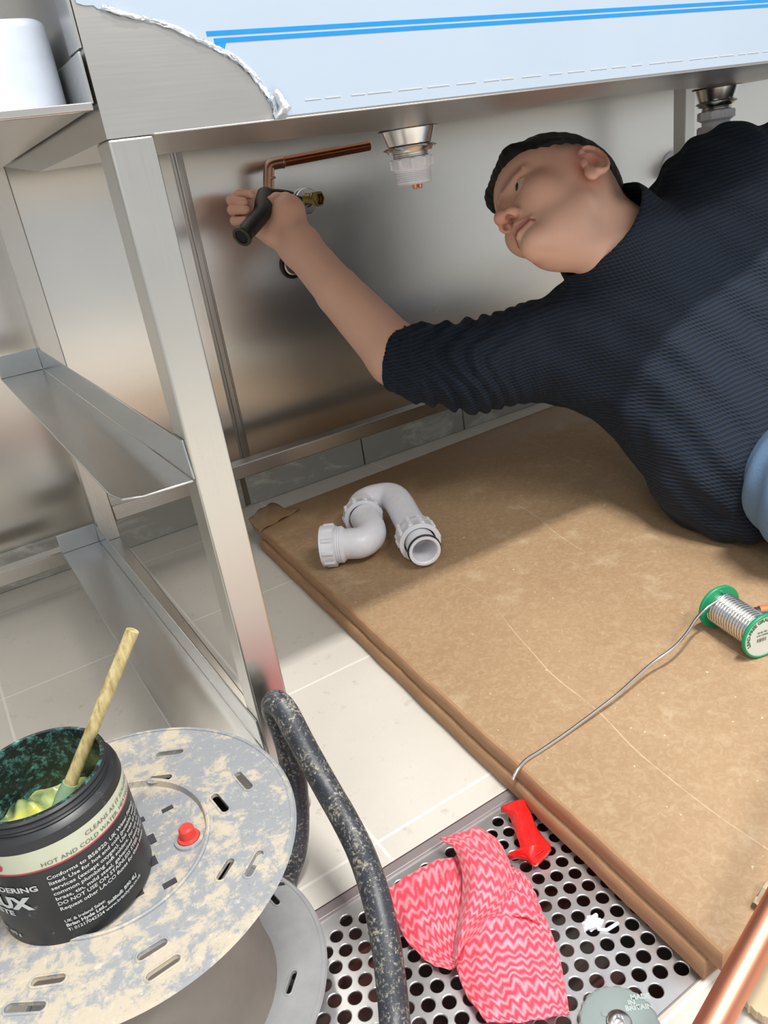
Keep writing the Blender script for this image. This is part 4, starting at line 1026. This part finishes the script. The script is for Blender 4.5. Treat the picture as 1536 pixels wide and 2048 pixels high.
def head_sdf(P):
    Q = (P-HO)@HR/HS; A = Q.copy(); A[:, 1] = np.abs(A[:, 1])
    d = ell(Q, CRC, CRR)
    d = smin(d, ell(Q, (.033, 0, -.024), (.060, .058, .080)), .03)
    d = smin(d, ell(Q, (.050, 0, .050), (.044, .058, .048)), .02)
    d = smin(d, cap(A, (.002, .045, -.056), (.070, .012, -.094), .015, .014), .03)
    d = smin(d, ell(Q, (.020, 0, -.082), (.042, .036, .028)), .03)
    d = smin(d, ell(A, (.062, .042, -.022), (.022, .019, .024)), .026)
    d = smin(d, ell(Q, (.083, 0, -.095), (.015, .019, .014)), .018)
    d = smin(d, cap(A, (.091, .010, .024), (.076, .044, .024), .0075, .006), .014)
    d = smax(d, -ell(A, (.101, .031, .004), (.017, .019, .012)), .012)     # eye sockets
    d = smin(d, ell(A, (.0745, .0315, .003), (.0148, .0160, .0145)), .004)   # lids over the ball
    d = smax(d, -cap(A, (.0915, .0215, .0012), (.0845, .0445, .0018), .0030, .0018), .0025)
    d = smax(d, -cap(A, (.0945, .021, .0105), (.0850, .0475, .0085), .0016, .0014), .003)
    d = smin(d, cap(Q, (.094, 0, .016), (.111, 0, -.026), .0068, .0092), .012)  # nose
    d = smin(d, ell(Q, (.1135, 0, -.0345), (.0115, .0115, .0100)), .008)
    d = smin(d, ell(A, (.1015, .0135, -.0385), (.0125, .0078, .0088)), .005)
    d = smax(d, -ell(A, (.1065, .0080, -.0475), (.0085, .0050, .0080)), .0014)
    d = smin(d, cap(A, (.0970, .004, -.058), (.0855, .022, -.066), .0060, .003), .010)
    d = smin(d, cap(A, (.0990, .003, -.0660), (.0875, .022, -.0710), .0044, .0020), .004)
    d = smin(d, cap(A, (.0965, .003, -.0765), (.0860, .020, -.0735), .0052, .0022), .006)
    d = smax(d, -cap(A, (.1050, .000, -.0712), (.0895, .0260, -.0728), .0013, .0010), .0022)
    # ears: outer shell, rim, bowl, lobe
    ec = np.array([-.016, .0765, .002]); t = A-ec
    th = .12; X = t[:, 0]*math.cos(th)+t[:, 2]*math.sin(th); Z = -t[:, 0]*math.sin(th)+t[:, 2]*math.cos(th); Y = t[:, 1]-.06*(-X)
    E_ = np.stack([X, Y, Z], 1)/1.18
    e = ell(E_, (-.002, .003, .004), (.0185, .0060, .0310))
    e = smin(e, ell(E_, (.006, .001, -.024), (.0085, .0055, .0105)), .006)
    k_ = 14; rim = [(-.002+.0165*math.sin(a), .0065, .0035+.0275*math.cos(a)) for a in [math.radians(60-k*19) for k in range(k_)]]
    e = smin(e, chain(E_, rim, [.0034]*k_, .001), .003)
    e = smax(e, -ell(E_, (.0015, .0105, -.002), (.0095, .0085, .0145)), .004)
    e = smax(e, -chain(E_, [(-.001+.0110*math.sin(a), .0095, .0055+.0205*math.cos(a)) for a in [math.radians(40-k*24) for k in range(6)]], [.0032]*6, .001), .003)
    e = smin(e, cap(E_, (.0125, .0045, -.0035), (.0125, .0040, -.0085), .0042, .0036), .003)
    d = smin(d, e*1.15, .0045)
    return d*HS
# joints
NB = V3(ad(1262, 520, 1.24)); SRt = V3(ad(1190, 690, 1.32)); ER = V3(ad(868, 727, 1.345)); WR = V3(ad(599, 492, 1.455))
CH = V3(ad(1320, 690, 1.33)); SLt = V3(ad(1522, 378, 1.31)); BE = V3(ad(1440, 925, 1.235)); PV = V3(ad(1655, 985, 1.24))
PV[2] = max(PV[2], .165)
CU = V3(ad(795, 712, 1.365)); MF = V3(ad(678, 585, 1.41))
EL2 = V3(ad(1740, 255, 1.30)); WL2 = V3((EL2[0]+.10, EL2[1]-.05, .085))
SE2 = EL2*.18+WL2*.82
# right hand
def hp(u, v_, t): return V3(ad(u, v_, t))
HB = 1.455
mcps = [hp(512, 393, HB+.030), hp(499, 405, HB+.030), hp(492, 421, HB+.024), hp(490, 440, HB+.014)]
fing = []
tips = [[(484, 389, .022), (477, 391, -.012), (503, 389, -.038)], [(470, 402, .022), (463, 401, -.014), (488, 404, -.044)],
        [(467, 420, .016), (465, 420, -.020), (492, 420, -.050)], [(470, 441, .008), (470, 442, -.020), (492, 440, -.046)]]
for m_, tt in zip(mcps, tips): fing.append([m_]+[hp(u, v_, HB+dz) for u, v_, dz in tt])
def hand_sdf(P):
    d = smin(cap(P, WR, hp(560, 455, HB-.002), .037, .030), cap(P, MF, WR, .0415, .0375), .02)
    pal = None
    for m_, st in zip(mcps, ((575, 415), (562, 430), (550, 448), (540, 462))):
        e = cap(P, hp(st[0], st[1], HB+.008), m_, .0165, .0125); pal = e if pal is None else smin(pal, e, .014)
    d = smin(d, pal, .022)
    d = smin(d, ell(P, hp(580, 426, HB-.012), (.030, .024, .034)), .020)      # thenar mass
    d = smin(d, cap(P, hp(545, 470, HB-.006), hp(520, 455, HB+.004), .019, .0150), .016)  # heel under the little finger
    # thumb leaves the side of the palm and closes along the jaw
    th = chain(P, [hp(588, 418, HB-.004), hp(572, 400, HB+.012), hp(553, 398, HB+.004), hp(541, 401, HB-.012)], [.0175, .0135, .0115, .0085], .004)
    d = smin(d, th, .008)
    fs = None
    for f_, r_ in zip(fing, ((.0098, .0092, .0086, .0076), (.0102, .0096, .0088, .0078), (.0100, .0094, .0087, .0077), (.0088, .0083, .0077, .0068))):
        e = chain(P, f_, r_, .003)
        k = smin(cap(P, f_[1], f_[1]+1e-4, r_[1]*1.07, r_[1]*1.07), cap(P, f_[2], f_[2]+1e-4, r_[2]*1.06, r_[2]*1.06), .001); e = smin(e, k, .003)
        fs = e if fs is None else smin(fs, e, .0012)
    return smin(d, fs, .006)
def left_hand_sdf(P):
    f0 = np.array([.86, -.51, 0.]); s0_ = np.array([-.51, -.86, 0.]); z0 = .056
    w0 = np.array([WL2[0], WL2[1], z0+.010]); d = cap(P, WL2, w0+f0*.02, .028, .020)
    for i_, ln_, r0 in ((-1.5, .066, .0088), (-.5, .076, .0095), (.5, .080, .0098), (1.5, .072, .0096)):
        k = w0+f0*.092+s0_*i_*.019+np.array([0, 0, .004]); a = k+f0*ln_*.5+np.array([0, 0, .003]); b = k+f0*ln_-np.array([0, 0, .005])
        d = smin(d, cap(P, w0+f0*.02+s0_*i_*.010, k, .017, .0125), .012); d = smin(d, smin(cap(P, k, a, r0*1.15, r0), cap(P, a, b, r0, r0*.8), .002), .003)
    return smin(d, chain(P, [w0+f0*.03+s0_*.020, w0+f0*.065+s0_*.052, w0+f0*.105+s0_*.066-np.array([0, 0, .004])], [.017, .0125, .009], .004), .008)
def body_sdf(P):
    d = cap(P, NB, CH, .052, .075)
    d = smin(d, cap(P, CH, BE+(PV-BE)*.4, .085, .06), .05)
    d = smin(d, cap(P, NB, SRt, .035, .05), .03); d = smin(d, cap(P, NB, SLt, .030, .045), .02)
    d = smin(d, cap(P, SRt, ER, .045, .048), .02)
    d = smin(d, cap(P, ER, CU, .050, .053), .02); d = smin(d, cap(P, CU, MF, .0530, .0435), .015)
    d = smin(d, cap(P, SLt, EL2, .05, .042), .02); d = smin(d, cap(P, EL2, WL2, .04, .03), .02)
    d = smin(d, cap(P, hw(-.030, 0, -.02), NB, .062, .070), .03)
    d = smin(d, cap(P, hw(.045, 0, -.080), NB, .024, .055), .02)
    m = np.linalg.norm(P-HO, axis=1) < .23
    if m.any(): d[m] = smin(d[m], head_sdf(P[m]), .022)
    m = np.linalg.norm(P-WL2, axis=1) < .26
    if m.any(): d[m] = smin(d[m], left_hand_sdf(P[m]), .01)
    m = np.linalg.norm(P-WR, axis=1) < .20
    if m.any(): d[m] = smin(d[m], hand_sdf(P[m]), .006)
    return d
def lin(c): c = np.array(c, float)/255; return np.where(c > .04045, ((c+.055)/1.055)**2.4, c/12.92)
def skin_col(P):
    Q = (P-HO)@HR/HS; A = Q.copy(); A[:, 1] = np.abs(A[:, 1])
    c = np.tile(lin((240, 194, 170)), (len(P), 1)); red = lin((218, 136, 122))
    def blend(c, col, w_): w_ = np.clip(w_, 0, 1)[:, None]; return c*(1-w_)+np.array(col)*w_
    g = lambda ctr, r: np.exp(-((np.linalg.norm(A-np.array(ctr), axis=1)/r)**2))
    hm = np.linalg.norm(Q, axis=1) < .2
    c = blend(c, red, (.75*g((.112, 0, -.035), .016)+.22*g((.06, .05, -.02), .03)+.7*g((-.022, .085, .008), .03))*hm)
    c = blend(c, lin((196, 108, 104)), hm*.75*np.clip(1.5-np.abs(A[:, 2]+.0710)/.0052, 0, 1)*(A[:, 1] < .025)*(A[:, 0] > .080))
    c = blend(c, lin((96, 50, 48)), hm*.85*np.exp(-((A[:, 2]+.0712+.06*A[:, 1])/.0013)**2)*(A[:, 1] < .026)*(A[:, 0] > .080))  # shade of the slit between the lips, painted into the skin colour
    c = blend(c, lin((60, 30, 28)), hm*.8*np.exp(-(np.linalg.norm(A-np.array((.1065, .0080, -.0445)), axis=1)/.0055)**4))  # nostril hollows: their shade is darkened into the colour too
    c = blend(c, lin((104, 76, 62)), hm*.62*np.exp(-((A[:, 2]-.0245-.12*(A[:, 1]-.026)*(A[:, 1] < .04))/.0042)**2)*(A[:, 1] > .010)*(A[:, 1] < .050)*(A[:, 0] > .06))
    # shaved sides of the scalp
    sh = np.clip((Q[:, 2]-.034)/.022, 0, 1)*np.clip((.040-Q[:, 0])/.03, 0, 1)+np.clip((-.035-Q[:, 0])/.02, 0, 1)*np.clip((Q[:, 2]+.06)/.02, 0, 1)
    ear = np.exp(-((np.linalg.norm(A-np.array((-.020, .085, .004)), axis=1)/.028)**2))
    c = blend(c, lin((128, 106, 88)), hm*.80*np.clip(sh, 0, 1)*(1-np.clip(ear*1.4, 0, 1)))
    wh = np.linalg.norm(P-V3(hp(490, 420, HB)), axis=1)
    return blend(c, lin((204, 134, 118)), .6*np.exp(-(wh/.05)**2))
def skin_mat():
    t = NT('skin'); a = t.n('ShaderNodeAttribute', attribute_name='Col'); n = t.noise(t.coord(), 140, 4, .6)
    n2 = t.noise(t.coord(), 24, 3, .5)
    c = t.mix(t.math('MULTIPLY', n2, .22), a.outputs['Color'], rgb(176, 112, 94))
    t.set(Base_Color=c, Roughness=.46); t.b.inputs['Subsurface Weight'].default_value = .16; t.b.inputs['Subsurface Radius'].default_value = (.012, .005, .003); t.b.inputs['Subsurface Scale'].default_value = .4
    t.bump(n, .10, .0006); return t.m
M['skin'] = skin_mat()
def hair_mat():
    t = NT('dark_hair'); n = t.noise(t.coord(scale=(1, 1, 5), rot=(.6, .3, .2)), 260, 4, .7)
    t.set(Base_Color=t.mix(n, rgb(6, 6, 6), rgb(26, 23, 21)), Roughness=.42); t.bump(n, .7, .002); return t.m
M['hair'] = hair_mat()
def knit_mat():
    t = NT('navy_rib_knit'); c = t.coord(rot=(.10, .16, 0)); nz_ = t.noise(t.coord(), 14, 3)
    sp = t.n('ShaderNodeSeparateXYZ'); t.l(c, sp.inputs[0])
    ph_ = t.math('ADD', t.math('MULTIPLY', sp.outputs[2], 2*PI/.0058), t.math('MULTIPLY', nz_, 3.0))
    r1 = t.math('SINE', ph_); st = t.math('SINE', t.math('ADD', t.math('MULTIPLY', sp.outputs[0], 2*PI/.0046), t.math('MULTIPLY', ph_, .5)))
    h = t.math('ADD', t.math('ADD', t.math('MULTIPLY', r1, .5), t.math('MULTIPLY', st, .22)), .5)
    t.set(Base_Color=t.mix(h, rgb(4, 11, 19), rgb(20, 38, 60)), Roughness=.85)
    t.b.inputs['Sheen Weight'].default_value = .03; t.b.inputs['Sheen Roughness'].default_value = .5; t.b.inputs['Sheen Tint'].default_value = (.5, .65, .85, 1)
    t.bump(h, .7, .0014); return t.m
M['knit'] = knit_mat()
def denim_mat():
    t = NT('blue_denim'); n = t.noise(t.coord(), 300, 3, .7); n2 = t.noise(t.coord(), 12, 3)
    t.set(Base_Color=t.mix(t.math('ADD', t.math('MULTIPLY', n, .5), t.math('MULTIPLY', n2, .5)), rgb(52, 84, 124), rgb(128, 158, 190)), Roughness=.8); t.bump(n, .3, .0006); return t.m
M['denim'] = denim_mat()

man = empty('person', tuple(V3((PV[0], PV[1], .042))), 'man in dark navy knitted jumper lying on the boards, reaching up with grips', 'person')
bp = np.array([HO, NB, SRt, ER, WR, CH, SLt, BE, PV, EL2, WL2]); 
surface(body_sdf, bp.min(0)-np.array([.16, .16, .12]), bp.max(0)+np.array([.24, .16, .16]), .0019, 'body', M['skin'], man, skin_col)
# hair
def hair_sdf(P):
    Q = (P-HO)@HR/HS
    d = ell(Q, (-.012, 0, .052), (.1035, .0835, .1075))
    tex = .0008*np.sin(Q[:, 0]*310+Q[:, 1]*190)*np.sin(Q[:, 1]*360)+.0008*np.sin(Q[:, 1]*570+Q[:, 0]*160)
    d = d+tex
    line = np.where(Q[:, 0] > -.04, .062+.10*(Q[:, 0]-.02)**1*0-.0*Q[:, 0], .062-(-.04-Q[:, 0])*1.7)
    line = line+.0025*np.sin(Q[:, 0]*330)+.22*np.clip(Q[:, 0]-.03, 0, 1)*0
    d = smax(d, line-Q[:, 2]-.004, .006)
    # fringe swept forward over the brow
    fr_ = cap(Q, (.066, -.030, .084), (.066, .030, .084), .029, .025); fr_ = fr_+tex
    d = smin(d, fr_, .012)
    d = smax(d, -(ell(Q, CRC, (.092, .070, .088))), .002)
    return d*HS
surface(hair_sdf, HO-.24, HO+.24, .0026, 'hair', M['hair'], man)
for s_ in (1, -1):
    bm = bmesh.new(); bmesh.ops.create_uvsphere(bm, u_segments=24, v_segments=16, radius=.0133*HS)
    c = hw(.0757, .0315*s_, .003); 
    for v_ in bm.verts: v_.co = v_.co+Vector(c)
    ey = fin('eye', bm, plain('eye_white', rgb(206, 190, 180), .2), man)
    g_ = HR@np.array([.985, -.05, .05]); g_ /= np.linalg.norm(g_)
    bm = bmesh.new(); lathe(bm, [(0, .0140*HS), (.003*HS, .0137*HS), (.0060*HS, .0124*HS)], c, g_, 20); fin('iris', bm, plain('iris_dark', rgb(52, 44, 38), .15), ey)
# jumper
sa = ER-SRt; sa = sa/np.linalg.norm(sa); ca2 = (CU-ER)/np.linalg.norm(CU-ER)
NK = hw(-.034, 0, -.075); K1 = V3(ad(1192, 452, 1.225)); K2 = V3(ad(1290, 548, 1.27)); kn_ = (K1-K2)/np.linalg.norm(K1-K2)
SLV = [V3(ad(795, 715, 1.365)), V3(ad(850, 728, 1.35)), V3(ad(950, 733, 1.34)), V3(ad(1080, 702, 1.34)), V3(ad(1190, 695, 1.33))]
SLR = [.0600, .067, .078, .084, .105]
def jumper_sdf(P):
    q = P-CU; s_along = q@ca2
    arm = chain(P, SLV, SLR, .012)
    u = (P-SLV[0])@(-sa)
    w1 = .0042*np.sin(2*PI*u/.034+6*np.sin(P@np.array([22., 9., 31.])))*np.exp(-((u-.11)/.10)**2)
    w1 += .0014*np.sin(2*PI*u/.021+4*np.sin(P@np.array([-31., 19., 12.])))*np.exp(-((u-.09)/.09)**2)
    arm = arm+w1
    arm = smax(arm, s_along-.006, .004)
    arm = smax(arm, -smin(cap(P, ER, CU, .052, .0560), cap(P, CU, CU+ca2*.1, .0560, .05), .01), .003) if False else arm
    d = cap(P, CH, BE, .150, .112)
    d = smin(d, cap(P, V3(ad(1300, 700, 1.33)), V3(ad(1470, 440, 1.35)), .135, .140), .05)
    d = smin(d, cap(P, V3(ad(1470, 440, 1.35)), V3(ad(1560, 800, 1.30)), .14, .15), .06)
    d = smin(d, cap(P, V3(ad(1180, 690, 1.33)), V3(ad(1290, 560, 1.31)), .10, .10), .05)
    d = smin(d, cap(P, V3(ad(1560, 800, 1.28)), V3(ad(1525, 960, 1.22)), .14, .105), .05)
    d = smin(d, arm, .03)
    pn = (PV-BE)/np.linalg.norm(PV-BE); d = smax(d, (P-PV)@pn+.0, .01)
    d = smin(d, cap(P, SLt, EL2, .094, .075), .04)
    d = smin(d, cap(P, EL2, SE2, .07, .048), .03)
    d = smin(d, cap(P, K2+np.array([.01, 0, 0]), SLt, .078, .088), .03)
    fold = .0028*np.sin(P@np.array([62., -38., 74.])+2.2*np.sin(P@np.array([14., 21., -9.])))+.0018*np.sin(P@np.array([95., 60., -40.])+2*np.sin(P@np.array([-18., 25., 15.])))
    m = np.clip((np.linalg.norm(P-CU, axis=1)-.2)/.1, 0, 1); d = d+fold*m
    hem = chain(P, [V3(ad(1430, 1030, 1.215)), V3(ad(1452, 1046, 1.19)), V3(ad(1500, 1060, 1.155))], [.020, .024, .022], .01)
    d = smin(d, hem, .02)
    kq = (P-K1)@kn_
    col = cap(P, K1-kn_*.03, K2, .090, .100); col = smax(col, kq+.002-.010*np.sin((P-K1)@np.array([9., 12., 20.])), .006); 
    d = smin(d, col, .022)
    inn = cap(P, K1+kn_*.1, K1-kn_*.035, .092, .080); d = smax(d, -inn, .004)
    inn2 = cap(P, CU+ca2*.08, CU-ca2*.022, .0560, .0560); d = smax(d, -inn2, .002)
    return smax(d, .0435-P[:, 2], .006)
bp = np.array([SLV[0], SLt, CH, BE, PV, EL2, WL2, K1])
surface(jumper_sdf, bp.min(0)-.19, bp.max(0)+.19, .0030, 'jumper', M['knit'], man)
KN = PV+np.array([.36, -.20, .16]); FT = np.array([KN[0]+.30, KN[1]+.12, .11]); KN2 = PV+np.array([.46, .10, -.03]); FT2 = np.array([KN2[0]+.38, KN2[1]-.06, .10])
def jeans_sdf(P):
    d = ell(P, PV, (.115, .115, .105)); 
    d = smin(d, cap(P, PV, V3(ad(1645, 975, 1.05)), .100, .088), .04)
    for p_, k, f_ in ((V3(ad(1645, 975, 1.05)), KN, FT), (PV, KN2, FT2)): d = smin(d, smin(cap(P, p_, k, .090, .068), cap(P, k, f_, .066, .052), .02), .04)
    d = d+.003*np.sin(P@np.array([70., 90., 40.])+2*np.sin(P@np.array([30., -22., 25.])))
    return smax(d, .0435-P[:, 2], .006)
bp = np.array([PV, KN, FT, KN2, FT2])
surface(jeans_sdf, bp.min(0)-.31, bp.max(0)+.19, .005, 'jeans', M['denim'], man)
for f_, k in ((FT, KN), (FT2, KN2)):
    bm = bmesh.new(); c = Vector(f_); dx = Vector((f_-k)).normalized()
    tube(bm, cr([c-dx*.02, c+dx*.06, c+dx*.10+Vector((0, 0, .06)), c+dx*.11+Vector((0, 0, .15)), c+dx*.11+Vector((0, 0, .18))], 6), [.045]*13+[.04]*11+[.02], 20); fin('shoe', bm, M['rubber'], man)
M['worn'] = plain('worn_bare_steel_end', rgb(92, 92, 78), .4, .8)
# slip-joint grips held in the fist
tool = empty('pipe_grips', tuple(V3(hp(540, 392, HB))), 'black-handled pipe grips in the man\'s right hand, open jaws on the valve', 'tool')
def gp(u, v_, dz): return Vector(hp(u, v_, HB+dz))
def oval(pts, rw, rh, upd, name, mat, par, seg=20):
    bm = bmesh.new(); pts = [Vector(p) for p in pts]; prev = None
    for i, p in enumerate(pts):
        t = (pts[min(i+1, len(pts)-1)]-pts[max(i-1, 0)]).normalized(); y = (Vector(upd)-t*t.dot(Vector(upd))).normalized(); x = t.cross(y)
        ring = [bm.verts.new(p+x*math.cos(a)*rw[i]+y*math.sin(a)*rh[i]) for a in [2*PI*k/seg for k in range(seg)]]
        if prev:
            for k in range(seg): bm.faces.new((prev[k], prev[(k+1) % seg], ring[(k+1) % seg], ring[k]))
        else: bm.faces.new(ring[::-1])
        prev = ring
    bm.faces.new(prev); return fin(name, bm, mat, par)
hpz = cr([gp(530, 386, .020), gp(527, 402, -.004), gp(524, 425, -.030), gp(508, 446, -.052), gp(492, 464, -.070), gp(484, 473, -.078)], 6)
n_ = len(hpz); oval(hpz, [.0150+.0060*i/(n_-1) for i in range(n_)], [.0120+.0030*math.sin(PI*i/(n_-1)) for i in range(n_)], (0, 0, 1), 'handle_grip', M['iron'], tool)
ea = Vector(hpz[-1]); ed_ = (Vector(hpz[-1])-Vector(hpz[-4])).normalized()
bm = bmesh.new(); lathe(bm, [(.0185, -.002), (.0180, .002), (.0130, .0025), (.0125, -.001), (0, -.001)], ea, ed_, 28); fin('open_handle_end', bm, M['worn'], tool)
oval(cr([gp(520, 388, .02), gp(548, 386, .024), gp(575, 389, .026), gp(586, 393, .03)], 5), [.007]*15+[.004], [.0075]*15+[.003], (0, 0, 1), 'jaw', M['iron'], tool)
oval(cr([gp(540, 395, .045), gp(565, 394, .055), gp(590, 397, .06), gp(604, 400, .065)], 5), [.007]*15+[.004], [.0065]*15+[.003], (0, 0, 1), 'jaw', M['iron'], tool)
